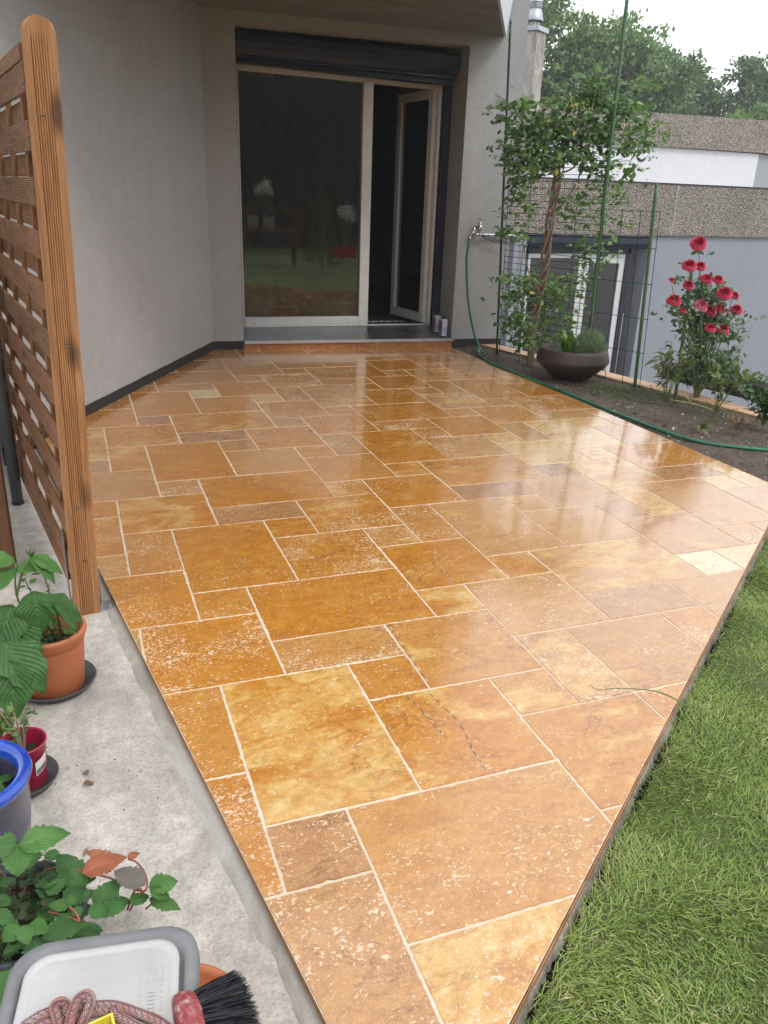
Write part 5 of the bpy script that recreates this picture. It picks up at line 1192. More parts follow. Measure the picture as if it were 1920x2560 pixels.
# its door: frame, panes, shutter box
d2 = []
mb = MB(); T_ = NY + .22
for x0, x1, z0, z1 in ((7.90, 7.97, -2.9, .50), (10.02, 10.09, -2.9, .50), (7.97, 10.02, .42, .50), (9.04, 9.16, -2.9, .42)): wb(x0, x1, T_, T_ + .08, z0, z1)
mb.build('window_frame', M['white_frame'], nb_, bevel=.004)
mb = MB()
for x0, x1, z0, z1 in ((9.16, 9.24, -2.9, .42), (9.94, 10.02, -2.9, .42), (9.24, 9.94, .33, .42)): wb(x0, x1, T_ - .03, T_ + .04, z0, z1)
mb.build('window_frame', M['white_frame'], nb_, bevel=.004)
mb = MB(); wb(7.97, 9.04, T_ + .03, T_ + .035, -2.9, .42); mb.build('window_pane', M['glass'], nb_)
mb = MB(); wb(9.24, 9.94, T_ + .0, T_ + .005, -2.9, .33); mb.build('window_pane', M['glass'], nb_)
mb = MB(); wb(9.16, 9.3, T_ + .3, T_ + .32, -2.9, .8); wb(9.3, 9.62, T_ + .34, T_ + .36, -2.9, .8); mb.build('net_curtain', simple('net_curtain', (.13, .14, .16), .9, var=.2), nb_)
mb = MB(); wb(10.095, 10.19, T_ - .03, T_ + .08, -2.9, .62); wb(7.78, 7.895, T_ - .03, T_ + .08, -2.9, .62); wb(7.78, 10.19, T_ - .03, T_ + .08, .505, .62); mb.build('shutter_guides', M['dark_metal'], nb_)
V = [(y, z) for y, z in ((NY + .30, .83), (NY + .02, .83), (NY - .01, .80), (NY - .01, .70), (NY + .04, .62), (NY + .30, .60))]
mb = MB(); k = len(V); mb.add([(7.74, y, z) for y, z in V] + [(10.41, y, z) for y, z in V], [(i, i + 1, k + i + 1, k + i) for i in range(k - 1)] + [tuple(range(k - 1, -1, -1)), tuple(range(k, 2 * k))])
mb.build('shutter_box', M['dark_metal'], nb_)

# white rain pipe with a thin cable beside it, on the left of the neighbouring house
rp = empty('rain_pipe', (7.42, 11.42, -1.4), 'grey square rain pipe on the neighbouring wall behind the green stake', 'rain pipe')
mb = MB(); mb.box((7.42, 11.40, -1.0), (.09, .09, 3.8)); mb.build('pipe', M['neigh_wall'], rp, bevel=.01)
mb = MB(); mb.tube([(7.62, 11.44, .80), (7.60, 11.44, .2), (7.61, 11.44, -.6), (7.58, 11.44, -2.9)], .010, 6); tag(mb.build('cable', M['greypost'], smooth=True), 'thin grey cable running down the neighbouring wall beside the rain pipe', 'cable')

# chimney on the neighbouring roof
ch = empty('chimney', (7.98, 12.3, 1.7), 'tall weathered concrete chimney with metal cowl between the house corner and the trees', 'chimney')
mb = MB(); mb.box((7.985, 12.35, 2.87), (.37, .30, 2.46), rz=R(33)); mb.build('shaft', M['chimney'], ch, bevel=.012)
mb = MB(); mb.box((7.985, 12.35, 4.135), (.43, .36, .075), rz=R(33)); mb.build('cap', M['galv'], ch, bevel=.004)
cw = (7.965, 12.35, 4.17)
mb = MB()
mb.lathe([(.07, 0), (.07, .10)], cw, 20)
for k in range(4): mb.box((cw[0] + .095 * math.cos(R(33 + 90 * k)), cw[1] + .095 * math.sin(R(33 + 90 * k)), cw[2] + .06), (.045, .004, .11), rz=R(33 + 90 * k + 90))
mb.lathe([(.155, .095), (.158, .115), (.115, .27), (.105, .275)], cw, 28)
mb.build('cowl', M['galv'], ch, smooth=True)
mb = MB()
for k in range(4): mb.lathe([(.075 , .30 + k * .018), (.118, .298 + k * .018), (.118, .303 + k * .018), (.075, .305 + k * .018)], cw, 24)
mb.lathe([(.06, .27), (.06, .38), (.12, .375), (.11, .395), (0, .41)], cw, 24)
mb.tube([(cw[0], cw[1], cw[2] + .40), (cw[0], cw[1], cw[2] + .44)], .012, 6); mb.tube([(cw[0], cw[1], cw[2] + .27), (cw[0], cw[1], cw[2] + .36)], .055, 10)
mb.build('vent_louvres', M['alu'], ch, smooth=True)
mb = MB(); mb.tube([F(2.70, -.005, 2.36), (4.05, 5.6, 1.98), (7.86, 12.1, 1.95)], .0018, 4); tag(mb.build('washing_line', M['greypost'], smooth=True), 'thin grey line running down from the house wall towards the chimney', 'line')

# ================================================================== TREES
def tree(x, y, h, cw_, n, label, mat='tree_leaf', lobes=11, trunk_h=None, size=.17, group='trees behind the neighbouring house', zb=-2.9):
    e = empty('tree', (x, y, zb), label, 'tree', group); th = trunk_h or h * .32
    mb = MB(); mb.tube([(x, y, zb), (x + .1, y, zb + th * .6), (x - .05, y + .1, zb + h * .72)], [.22, .17, .05], 8); LB = []
    for i in range(lobes):
        t = (i + .5) / lobes; a_ = rng.uniform(0, 2 * math.pi); rr = cw_ * rng.uniform(.15, .62) * math.sin(math.pi * (.22 + .68 * t)) ** .7
        c = np.array([x + math.cos(a_) * rr, y + math.sin(a_) * rr * .8, zb + th + (h - th) * (.08 + .84 * t)]); R_ = cw_ * rng.uniform(.20, .42); LB.append((c, R_))
        mb.tube([(x, y, zb + th * rng.uniform(.7, 1.5)), tuple((c + np.array([x, y, c[2] - .6])) / 2), tuple(c)], [.07, .045, .015], 5)
    mb.build('trunk', M['treebark'], e, smooth=True)
    P, D, rv = [], [], []
    for c, R_ in LB:                     # sprays of leaves spread through each bough
        ns = max(6, int(46 * (R_ / 1.2) ** 1.6)); u = rdir(ns, .25); cc = c + u * R_ * rng.uniform(.35, 1.05, (ns, 1)) * np.array([1, 1, .78])
        per = max(4, int(n / lobes / ns))
        for q, uu in zip(cc, u):
            a_ = rng.normal(0, .5, (per, 3)) * np.array([.36, .36, .22]); P.append(q + a_); D.append(uu + rng.normal(0, .7, (per, 3)) - np.array([0, 0, .2])); rv.append(np.clip(rng.normal(rng.uniform(.2, .7), .16, per), 0, 1))
    P = np.concatenate(P); D = np.concatenate(D); rv = np.concatenate(rv)
    leafmesh('crown', P, D, rdir(len(P), .9), rng.uniform(size * .6, size * 1.3, len(P)), M[mat], e, LEAF_Q, rv)
tree(19.3, 30, 11.68, 4.2, 18700, 'tall light green tree rising behind the chimney', 'tree_leaf2', 15, 4.6, .21)
tree(22.6, 29, 10.98, 3.8, 17000, 'feathery tree in the middle of the sky behind the tallest stake', 'tree_leaf2', 13, 4.4, .20)
tree(25.6, 31, 10.88, 3.7, 17000, 'darker dense tree third from the chimney', 'tree_leaf', 13, 4.1, .21)
tree(28.6, 32, 10.78, 3.4, 15300, 'rounded dark green tree above the upper aggregate band', 'tree_leaf', 12, 4.1, .21)
tree(31.8, 32, 10.88, 3.6, 15300, 'broad green tree at the right edge of the sky', 'tree_leaf', 13, 5.0, .21)
tree(25.2, 24.5, 7.88, 2.0, 11050, 'small bright green tree just above the upper aggregate band', 'tree_leaf2', 9, 4.1, .17)
tree(16.3, 31, 11.98, 3.8, 15300, 'tree partly hidden by the concrete chimney', 'tree_leaf', 12, 4.4, .21)
tree(22.2, 26.5, 9.08, 2.6, 12750, 'dark green tree low behind the top of the climbing plant', 'tree_leaf', 10, 3.7, .19)
tree(34.8, 33, 10.28, 3.2, 11900, 'tree cut off by the right edge of the photo', 'tree_leaf', 10, 4.4, .21)

# ================================================================== POTS ON THE CONCRETE
def ripple_leaf(L, W, ser=.06, nser=9, droop=.25, fold=.10, lobes=0, nx=9, ny=15, cup=.0, wav=.02):
    """broad serrated leaf, base at the origin, tip on +Y; returns verts, faces, lu, lv"""
    V, lu, lv = [], [], []
    for j in range(ny):
        t = j / (ny - 1); w_ = math.sin(math.pi * t ** .72) ** .8 if 0 < t < 1 else .02
        if lobes: w_ *= 1 + .25 * math.cos(t * math.pi * 2 * lobes)
        for i in range(nx):
            s_ = (i / (nx - 1) - .5) * 2; edge = abs(s_) ** 6
            sr = 1 + ser * edge * (2 * abs((t * nser) % 1 - .5) - .5) * 2
            x = s_ * w_ * W / 2 * sr; y = L * t + abs(s_) * w_ * L * .04 * (1 - t)
            vein = .012 * L * math.sin((t * 9 - abs(s_) * 3) * 2 * math.pi) * (1 - abs(s_)) * .6
            z = -droop * L * t * t + fold * W * abs(s_) * w_ + wav * L * math.sin(t * 14 + s_ * 3) * abs(s_) + vein - cup * L * s_ * s_ * w_
            V.append((x, y, z)); lu.append(s_ * .8); lv.append(t)
    Fq = [(j * nx + i, j * nx + i + 1, (j + 1) * nx + i + 1, (j + 1) * nx + i) for j in range(ny - 1) for i in range(nx - 1)]
    return np.array(V), np.array(Fq), lu, lv
def place_leaf(base, tip_dir, normal, L, W, mat, parent, rv=.5, name='leaf', **kw):
    v, f, lu, lv = ripple_leaf(L, W, **kw); Mx = frames(np.array([tip_dir], float), np.array([normal], float))[0]
    vv = (Mx @ v.T).T + np.array(base)
    return npmesh(name, vv, f, M[mat], parent, rnd=[rv] * len(vv), smooth=True, extra={'lu': lu, 'lv': lv})
def saucer(c, R_, h=.028, label='', tl=(0, 0)):
    mb = MB(); mb.lathe([(0, .003), (R_ * .78, .0), (R_ * .84, .002), (R_ * .97, h * .8), (R_, h), (R_ * .985, h * 1.1), (R_ * .94, h), (R_ * .82, .009), (0, .008)], c, 56)
    return tag(mb.build('saucer', M['saucer'], smooth=True), label, 'saucer', 'grey saucers on the concrete')
def zs(x, y): return gz(x, y, -.0365)
tx, ty = -.455, .815; tz = zs(tx, ty)
saucer((tx + .002, ty + .012, tz), .122, .026, 'round dark grey plastic saucer under the terracotta pot')
pot = empty('terracotta_pot', (tx, ty, tz + .008), 'orange terracotta coloured pot with a thick rolled rim', 'pot')
M['terra'] = simple('terracotta_plastic', (.50, .155, .06), .5, var=.14, scale=6, bump=.03)
mb = MB(); mb.lathe([(0, .0), (.084, .0), (.088, .004), (.100, .155), (.101, .164), (.1035, .166), (.104, .176), (.110, .186), (.1115, .194), (.110, .202), (.104, .206), (.098, .202), (.095, .19), (.090, .13)], (tx, ty, tz + .008), 64)
mb.build('body', M['terra'], pot, smooth=True)
mb = MB(); mb.lathe([(0, .135), (.092, .13)], (tx, ty, tz + .008), 32); mb.build('soil', M['potsoil'], pot)
# raspberry plant with big serrated leaves
rp_ = empty('raspberry_plant', (-.50, .80, tz + .14), 'raspberry plant with big serrated green leaves in the terracotta pot', 'plant')
mb = MB()
RS = [[(-.475, .80, tz + .14), (-.505, .80, .24), (-.522, .79, .33), (-.512, .79, .42)], [(-.522, .79, .32), (-.495, .785, .40), (-.470, .78, .44)], [(-.53, .80, .27), (-.50, .77, .305), (-.475, .755, .325)]]
for i, p in enumerate(RS): mb.tube(smoothpath(p, 6), [.0042 - .002 * k / (6 * len(p)) for k in range((len(p) - 1) * 6 + 1)], 7)
mb.build('stems', M['stem_g'], rp_, smooth=True)
RL = [((-.512, .79, .425), (-.9, .3, .05), (.1, -.4, 1), .13, .07, .7), ((-.512, .79, .405), (-.85, -.45, -.35), (-.2, -.6, 1), .14, .065, .6), ((-.515, .79, .40), (.9, -.05, .18), (.0, -.5, 1), .085, .05, .85),
      ((-.470, .78, .44), (.80, -.1, -.45), (.4, -.5, .8), .10, .05, .8), ((-.470, .78, .44), (.75, -.45, -.75), (.5, -.5, .6), .10, .045, .7), ((-.475, .755, .345), (.05, -.42, -.85), (.05, -1, .35), .125, .105, .25),
      ((-.455, .75, .325), (.85, -.30, -.50), (.35, -.5, .9), .135, .075, .30), ((-.425, .73, .315), (.7, -.5, -.75), (.55, -.4, .6), .11, .045, .2), ((-.535, .76, .31), (-.4, -.6, -.7), (-.1, -1, .5), .16, .12, .25),
      ((-.545, .74, .27), (.25, -.55, -.80), (.15, -1, .5), .165, .125, .3), ((-.57, .70, .23), (.55, -.55, -.62), (.3, -.9, .7), .185, .125, .35), ((-.60, .74, .31), (-.6, -.5, -.2), (0, -.6, 1), .14, .11, .3), ((-.56, .66, .19), (.05, -.6, -.8), (.0, -1, .5), .16, .12, .2)]
for b, dd, n_, L, W_, rv in RL: place_leaf(b, dd, n_, L, W_, 'rasp', rp_, rv, ser=.12, nser=11, droop=.22, fold=.10)
for k in range(7):
    a_ = k; place_leaf((-.468, .776, .442), (math.cos(a_) * .5, math.sin(a_) * .5, .9), (math.cos(a_ + 2), math.sin(a_ + 2), .3), .025, .007, 'rasp', rp_, 1.0, ser=0)
mi = empty('mint_plant', (-.42, .83, tz + .14), 'thin dark stemmed herb with small leaves in the terracotta pot', 'plant')
mb = MB(); P, D = [], []
for b, tp in (((-.44, .80, tz + .14), (-.508, .80, .245)), ((-.405, .81, tz + .14), (-.42, .80, .27)), ((-.405, .82, tz + .14), (-.445, .83, .36)), ((-.43, .83, tz + .14), (-.50, .86, .34))):
    b, tp = np.array(b), np.array(tp); mb.tube([b, (b + tp) / 2 + rng.normal(0, .006, 3), tp], [.0024, .002, .0012], 6)
    for t in np.linspace(.15, 1, 9):
        a_ = rng.uniform(0, 3.1)
        for s_ in (0, math.pi): P.append(b + (tp - b) * t + np.array([math.cos(a_ + s_), math.sin(a_ + s_), .3]) * .007); D.append((math.cos(a_ + s_), math.sin(a_ + s_), .25))
for _ in range(40): P.append(np.array([tx, ty, tz + .145]) + np.array([rng.normal(.01, .035), rng.normal(0, .035), rng.uniform(0, .03)])); D.append(rdir(1)[0] * np.array([1, 1, .3]) + np.array([0, 0, .3]))
mb.build('stems', M['stem_d'], mi, smooth=True)
leafmesh('leaves', P, D, np.tile([0, 0, 1.], (len(P), 1)) + rng.normal(0, .25, (len(P), 3)), rng.uniform(.018, .034, len(P)), M['basil'], mi, LEAF)

# pink pot
px_, py_ = -.530, .392; pz = zs(px_, py_)
saucer((px_ - .012, py_ + .004, pz), .088, .024, 'small dark grey saucer with bits of soil under the crimson pot')
pk = empty('crimson_pot', (px_, py_, pz + .007), 'crimson plastic nursery pot with a white bar code label', 'pot')
M['crimson'] = simple('crimson_plastic', (.42, .018, .06), .38, var=.12, scale=6, bump=.02)
mb = MB(); mb.lathe([(0, 0), (.045, 0), (.047, .003), (.054, .118), (.0575, .120), (.0585, .123), (.0575, .126), (.055, .126), (.053, .12), (.049, .08)], (px_, py_, pz + .007), 48); mb.build('body', M['crimson'], pk, smooth=True)
mb = MB(); mb.lathe([(0, .085), (.0495, .08)], (px_, py_, pz + .007), 24); mb.build('soil', M['potsoil'], pk)
def curved_patch(c, R0, R1, z0, z1, a0, a1, n=8, tilt=0.):
    mb = MB(); V = []
    for i in range(n + 1):
        a_ = a0 + (a1 - a0) * i / n; dz = tilt * (i / n - .5)
        V += [(c[0] + R0 * math.cos(a_), c[1] + R0 * math.sin(a_), c[2] + z0 + dz), (c[0] + R1 * math.cos(a_), c[1] + R1 * math.sin(a_), c[2] + z1 + dz)]
    mb.add(V, [(2 * i, 2 * i + 2, 2 * i + 3, 2 * i + 1) for i in range(n)]); return mb
lc = (px_, py_, pz + .007)
lb = curved_patch(lc, .0517, .0548, .048, .090, R(-62), R(-22), tilt=.012).build('label', simple('label_paper', (.75, .75, .74), .5, var=.03), pk)
mb = MB(); a_ = R(-60); random.seed(3)
while a_ < R(-25):
    wd = R(random.choice([.6, .9, 1.4])); t = (a_ - R(-62)) / R(40) - .5; dz = .012 * t
    mb.add([(lc[0] + (.0522 + (z - .048) * .0738) * math.cos(q), lc[1] + (.0522 + (z - .048) * .0738) * math.sin(q), lc[2] + z + dz) for q, z in ((a_, .051), (a_ + wd, .051), (a_ + wd, .066), (a_, .066))], [(0, 1, 2, 3)]); a_ += wd + R(random.choice([.7, 1.1]))
o = mb.build('bar_code', M['black'], lb); random.seed(11)
shp = shrublet('herb', (px_ + .0, py_ + .005, pz + .09), .055, .13, 60, (.014, .026), 'basil', 'little light green herb sprouting in the crimson pot', 'plant', (-.005, .02), 6, LEAF, 'bark')
shrublet('yellow_herb', (-.60, .47, pz + .05), .06, .16, 120, (.02, .035), 'wilt', 'tangle of yellowing stems between the blue pot and the terracotta pot', 'plant', (.01, .02), 10, LEAF, 'bark')

# blue glazed pot
bx, by = -.628, .150; bz = zs(bx, by)
bl_ = empty('blue_pot', (bx, by, bz), 'large blue glazed ceramic pot with a bright cobalt rim', 'pot')
def blueglaze():
    t = NT('blue_glaze'); c = t.coord(); a_ = t.noise(t.mapping(c, (1, 1, 2.5)), 14, 5, .65, .8); sx = t.n('SeparateXYZ'); t.set(sx.inputs[0], c)
    rim = t.ramp(t.math('ADD', sx.outputs[2], t.math('MULTIPLY', t.math('SUBTRACT', a_, .5), .01)), [(.214, 0.), (.221, 1.)])
    body = t.ramp(a_, [(.3, (.035, .038, .085)), (.6, (.075, .075, .12)), (.8, (.14, .13, .14))]); rc = t.ramp(a_, [(.3, (.008, .035, .26)), (.55, (.015, .085, .52)), (.78, (.05, .18, .68))])
    return t.out(t.mix(rim, body, rc), t.mr(rim, 0, 1, .42, .12), t.bump(a_, .1, .004), **{'Coat Weight': .5})
M['blueglaze'] = blueglaze()
mb = MB(); mb.lathe([(0, .0), (.098, .0), (.104, .006), (.118, .12), (.124, .215), (.131, .225), (.1335, .233), (.131, .242), (.121, .246), (.108, .243), (.102, .234), (.099, .20), (.095, .14)], (bx, by, bz), 72); mb.build('body', M['blueglaze'], bl_, smooth=True)
mb = MB(); mb.lathe([(0, .165), (.098, .155)], (bx, by, bz), 28); mb.build('soil', M['potsoil'], bl_)
bp_ = empty('blue_pot_plant', (bx, by, bz + .16), 'leafy green plant growing in the blue pot', 'plant')
for k, (dx, dy, dd, L, rv) in enumerate(((.03, .02, (.8, .4, .1), .075, .3), (.02, -.02, (.9, -.4, -.1), .07, .25), (.045, .0, (.5, -.7, -.3), .06, .5), (.0, .04, (.2, .8, .4), .09, .6), (.015, -.045, (.35, -.7, .1), .09, .95), (-.02, 0, (-.5, -.5, .5), .1, .6))):
    place_leaf((bx + dx, by + dy, bz + .185 + .02 * (k % 3)), dd, (0, 0, 1), L, L * .42, 'rasp', bp_, rv, ser=.15, nser=5)

# dark pot of strawberries beside the white lidded bin
sx0, sy0 = -.53, -.17; sz = zs(sx0, sy0)
sp_ = empty('strawberry_pot', (sx0, sy0, sz), 'dark grey round pot overgrown with strawberry leaves', 'pot')
mb = MB(); mb.lathe([(0, 0), (.09, 0), (.118, .13), (.125, .135), (.125, .148), (.117, .15), (.110, .14), (.104, .10)], (sx0, sy0, sz), 48); mb.build('body', simple('dark_grey_pot', (.055, .058, .075), .45, var=.2), sp_, smooth=True)
mb = MB(); mb.lathe([(0, .13), (.108, .12)], (sx0, sy0, sz), 28); mb.build('soil', M['potsoil'], sp_)
st = empty('strawberry_plant', (sx0, sy0, sz + .13), 'strawberry plant with toothed green leaves, one leaf turned red and one grey', 'plant')
def P3(z, x, y, h):                     # point given in metres on a plane at height h (plain world coordinates, table below)
    return (x, y, h)
SL = [((-0.5159, -0.1477, 0.25), (0.994, -0.027, 0.106), (0.05, -0.35, 1), 0.0947, 0.0553, 'straw', 0.8), ((-0.5159, -0.1477, 0.25), (-0.948, 0.319, 0.0), (0.05, -0.35, 1), 0.0557, 0.0508, 'straw', 0.75), ((-0.5159, -0.1477, 0.25), (-0.056, -0.842, -0.537), (0.05, -0.35, 1), 0.0558, 0.053, 'straw', 0.8), ((-0.4057, -0.1852, 0.14), (-0.459, 0.84, 0.29), (0.05, -0.35, 1), 0.1036, 0.0547, 'straw', 0.35), ((-0.3923, -0.2458, 0.14), (0.755, 0.473, 0.455), (0.05, -0.35, 1), 0.066, 0.0487, 'straw', 0.5), ((-0.4112, -0.1637, 0.16), (0.989, 0.093, 0.113), (0.05, -0.35, 1), 0.0884, 0.0459, 'redleaf', 0.55), ((-0.3454, -0.1523, 0.15), (-0.685, 0.726, 0.064), (0.05, -0.35, 1), 0.0787, 0.0329, 'redleaf', 0.8), ((-0.3218, -0.134, 0.14), (0.966, 0.259, 0.0), (0.05, -0.35, 1), 0.027, 0.0167, 'redleaf', 0.6), ((-0.2977, -0.2578, 0.18), (-0.701, 0.701, 0.132), (0.05, -0.35, 1), 0.0758, 0.0467, 'greyleaf', 0.6), ((-0.2909, -0.2377, 0.15), (0.965, 0.207, -0.163), (0.05, -0.35, 1), 0.0615, 0.0431, 'straw', 0.95), ((-0.2902, -0.2409, 0.15), (0.837, -0.334, -0.434), (0.05, -0.35, 1), 0.0461, 0.0272, 'straw', 0.7), ((-0.4343, -0.2602, 0.18), (-0.935, 0.238, 0.262), (0.05, -0.35, 1), 0.0382, 0.0237, 'straw', 1.0), ((-0.4343, -0.2602, 0.18), (0.281, 0.39, 0.877), (0.05, -0.35, 1), 0.0228, 0.0194, 'straw', 1.0), ((-0.4265, -0.2659, 0.18), (0.528, -0.684, -0.503), (0.05, -0.35, 1), 0.0199, 0.0193, 'straw', 0.9), ((-0.4169, -0.2779, 0.16), (-0.927, -0.351, 0.135), (0.05, -0.35, 1), 0.0741, 0.0494, 'straw', 0.35), ((-0.3329, -0.2546, 0.15), (-0.932, -0.332, 0.146), (0.05, -0.35, 1), 0.0684, 0.0356, 'straw', 0.4), ((-0.3292, -0.252, 0.14), (0.89, 0.4, -0.219), (0.05, -0.35, 1), 0.0457, 0.0268, 'straw', 0.6), ((-0.2916, -0.2347, 0.12), (0.838, -0.524, -0.153), (0.05, -0.35, 1), 0.0654, 0.032, 'straw', 0.85), ((-0.3582, -0.2315, 0.13), (0.983, -0.185, 0.0), (0.05, -0.35, 1), 0.0325, 0.0225, 'straw', 0.8), ((-0.4089, -0.1462, 0.13), (0.937, -0.348, 0.0), (0.05, -0.35, 1), 0.0253, 0.028, 'straw', 0.6), ((-0.5145, -0.2949, 0.2), (-0.801, -0.599, 0.0), (0.05, -0.35, 1), 0.0366, 0.0349, 'straw', 0.7), ((-0.5107, -0.2937, 0.2), (0.175, -0.985, 0.0), (0.05, -0.35, 1), 0.044, 0.0309, 'straw', 0.95), ((-0.5012, -0.2946, 0.2), (0.761, -0.649, 0.0), (0.05, -0.35, 1), 0.0422, 0.0309, 'straw', 0.9), ((-0.561, -0.246, 0.2), (0.69, -0.724, 0.0), (0.05, -0.35, 1), 0.0509, 0.0293, 'straw', 0.5), ((-0.5496, -0.2035, 0.18), (0.72, -0.694, 0.0), (0.05, -0.35, 1), 0.0196, 0.0194, 'straw', 0.9), ((-0.548, -0.1871, 0.18), (-0.103, -0.995, 0.0), (0.05, -0.35, 1), 0.03, 0.0196, 'straw', 0.8), ((-0.5446, -0.5827, 0.33), (0.397, 0.912, 0.104), (0.05, -0.35, 1), 0.0959, 0.0533, 'straw', 0.7), ((-0.4863, -0.1319, 0.15), (0.768, -0.64, 0.0), (0.05, -0.35, 1), 0.0517, 0.0276, 'straw', 0.1)]
for b, dd, n_, L, W_, mt, rv in SL:
    place_leaf(b, dd, n_, L, W_, mt, st, rv, ser=.16, nser=8, droop=.12, fold=.06)
for _ in range(80):
    a_ = rng.uniform(0, 2 * math.pi); r_ = rng.uniform(.02, .15); b = (sx0 + .035 + r_ * .65 * math.cos(a_), sy0 - .09 + r_ * 1.25 * math.sin(a_), rng.uniform(.09, .165)); L = rng.uniform(.035, .065)
    place_leaf(b, (math.cos(a_), math.sin(a_) * .8, rng.uniform(-.3, .2)), (rng.normal(0, .3), rng.normal(-.2, .3), 1), L, L * .8, 'straw', st, float(rng.uniform(.05, .75)), ser=.16, nser=7, droop=.12, fold=.06)
mb = MB()
for p in [[(-0.5179, -0.0881, 0.1), (-0.4665, -0.0996, 0.13), (-0.4305, -0.1353, 0.15), (-0.3593, -0.1865, 0.15), (-0.3172, -0.2209, 0.14), (-0.2985, -0.224, 0.13)], [(-0.4963, -0.121, 0.1), (-0.4723, -0.1189, 0.12)], [(-0.3306, -0.2429, 0.11), (-0.3125, -0.2308, 0.13), (-0.2941, -0.2365, 0.15), (-0.294, -0.2017, 0.155), (-0.306, -0.1688, 0.155), (-0.3202, -0.1486, 0.15)], [(-0.3345, -0.2385, 0.11), (-0.3179, -0.2267, 0.14), (-0.3049, -0.2355, 0.15)], [(-0.3938, -0.1472, 0.15), (-0.3557, -0.1692, 0.15)], [(-0.4722, -0.2409, 0.16), (-0.4441, -0.2643, 0.165), (-0.4187, -0.292, 0.17)], [(-0.4186, -0.2907, 0.17), (-0.425, -0.2775, 0.18), (-0.434, -0.2665, 0.185)], [(-0.5607, -0.092, 0.15), (-0.5446, -0.1187, 0.14), (-0.5385, -0.1313, 0.12), (-0.5427, -0.1487, 0.1)], [(-0.512, -0.1237, 0.13), (-0.5278, -0.1472, 0.12), (-0.5405, -0.1554, 0.1)], [(-0.5159, -0.1477, 0.25), (-0.518, -0.1475, 0.2), (-0.5238, -0.1246, 0.12)], [(-0.5602, -0.2387, 0.12), (-0.5443, -0.2254, 0.14), (-0.5173, -0.2229, 0.15)], [(-0.3002, -0.2388, 0.1), (-0.2698, -0.2383, 0.12)]]: mb.tube(smoothpath(p, 6), [.0021] * ((len(p) - 1) * 6 + 1), 6)
mb.build('stems', M['stem_r'], st, smooth=True)
P = np.column_stack([rng.normal(-.535, .035, 150), rng.normal(-.20, .06, 150), rng.uniform(.11, .17, 150)])
leafmesh('dark_small_leaves', P, rdir(150), rdir(150, 1.5), rng.uniform(.012, .024, 150), M['darkleaf'], st, LEAF_R)

# ================================================================== THE LIDDED BIN WITH BRUSH, ROPE AND YELLOW BOX
BA = R(-10.5); BCn = np.array([-.392, -.718]); BU = np.array([math.cos(BA), math.sin(BA)]); BV = np.array([-BU[1], BU[0]])
def B(a_, b_, z): q = BCn + BU * a_ + BV * b_; return (q[0], q[1], z)
def rrect(hx, hy, r, n=7):
    out = []
    for cx, cy, a0 in ((hx - r, hy - r, 0), (-hx + r, hy - r, 90), (-hx + r, -hy + r, 180), (hx - r, -hy + r, 270)):
        for k in range(n + 1): t = R(a0 + 90 * k / n); out.append((cx + r * math.cos(t), cy + r * math.sin(t)))
    return out
def loft(mb, rings, cap0=True, cap1=True):
    n = len(rings[0]); V = [p for r in rings for p in r]
    f = [(i * n + k, i * n + (k + 1) % n, (i + 1) * n + (k + 1) % n, (i + 1) * n + k) for i in range(len(rings) - 1) for k in range(n)]
    if cap0: f.append(tuple(range(n - 1, -1, -1)))
    if cap1: f.append(tuple((len(rings) - 1) * n + k for k in range(n)))
    mb.add(V, f)
bn = empty('lidded_bin', B(0, 0, -.03), 'grey plastic bin with a white flat lid, brush and rope lying on it', 'bin')
def ring(hx, hy, r, z, oy=0): return [B(x, y + oy, z) for x, y in rrect(hx, hy, r)]
mb = MB(); loft(mb, [ring(.088, .095, .03, -.03), ring(.108, .112, .035, .40), ring(.112, .116, .038, .405)]); mb.build('body', M['binbody'], bn, smooth=False, bevel=.002)
mb = MB(); loft(mb, [ring(.112, .118, .040, .398), ring(.123, .132, .045, .404), ring(.126, .135, .047, .418), ring(.124, .133, .047, .440), ring(.118, .127, .045, .448), ring(.108, .112, .038, .449), ring(.1055, .1045, .036, .442)], True, True); mb.build('rim', M['binrim'], bn, smooth=True)
def lidmat():
    t = NT('white_lid'); c = t.coord(); a_ = t.noise(c, 9, 5, .6); b_ = t.noise(c, 60, 4, .6)
    base = t.ramp(a_, [(.3, (.48, .47, .445)), (.6, (.56, .555, .55))]); base = t.mix(t.math('MULTIPLY', t.ramp(b_, [(.55, 0.), (.7, 1.)]), .15), base, (.42, .40, .36))
    return t.out(base, .42, t.bump(b_, .05, .001))
M['lid'] = lidmat()
mb = MB(); oy = .004; loft(mb, [ring(.099, .098, .034, .440, oy), ring(.1005, .0995, .035, .449, oy), ring(.0995, .0985, .034, .4535, oy), ring(.094, .093, .030, .4550, oy), ring(.088, .087, .026, .4545, oy), ring(.0865, .0855, .025, .4535, oy), ring(.085, .084, .024, .4545, oy)]); lid = mb.build('lid', M['lid'], bn, smooth=True)
k_ = 0
def dome(mb, a_, b_, r):
    c = B(a_, b_, .4549); n = 8; V = [(c[0] + r * math.cos(t), c[1] + r * math.sin(t), c[2]) for t in np.linspace(0, 2 * math.pi, n, False)] + [(c[0], c[1], c[2] + r * .6)]
    mb.add(V, [(i, (i + 1) % n, n) for i in range(n)])
mb = MB()
for i in range(12):
    for j in range(4):
        if 2 < i < 9 and 0 < j < 3: continue
        dome(mb, .052 + j * .0092, .052 - i * .0088 + .001 * j, .0015)
for i in range(7): c = B(.067, .020 - i * .0055, .4552); mb.box(c, (.0085, .0016, .0010), rz=BA)
mb.build('embossing', M['lid'], lid, smooth=False)
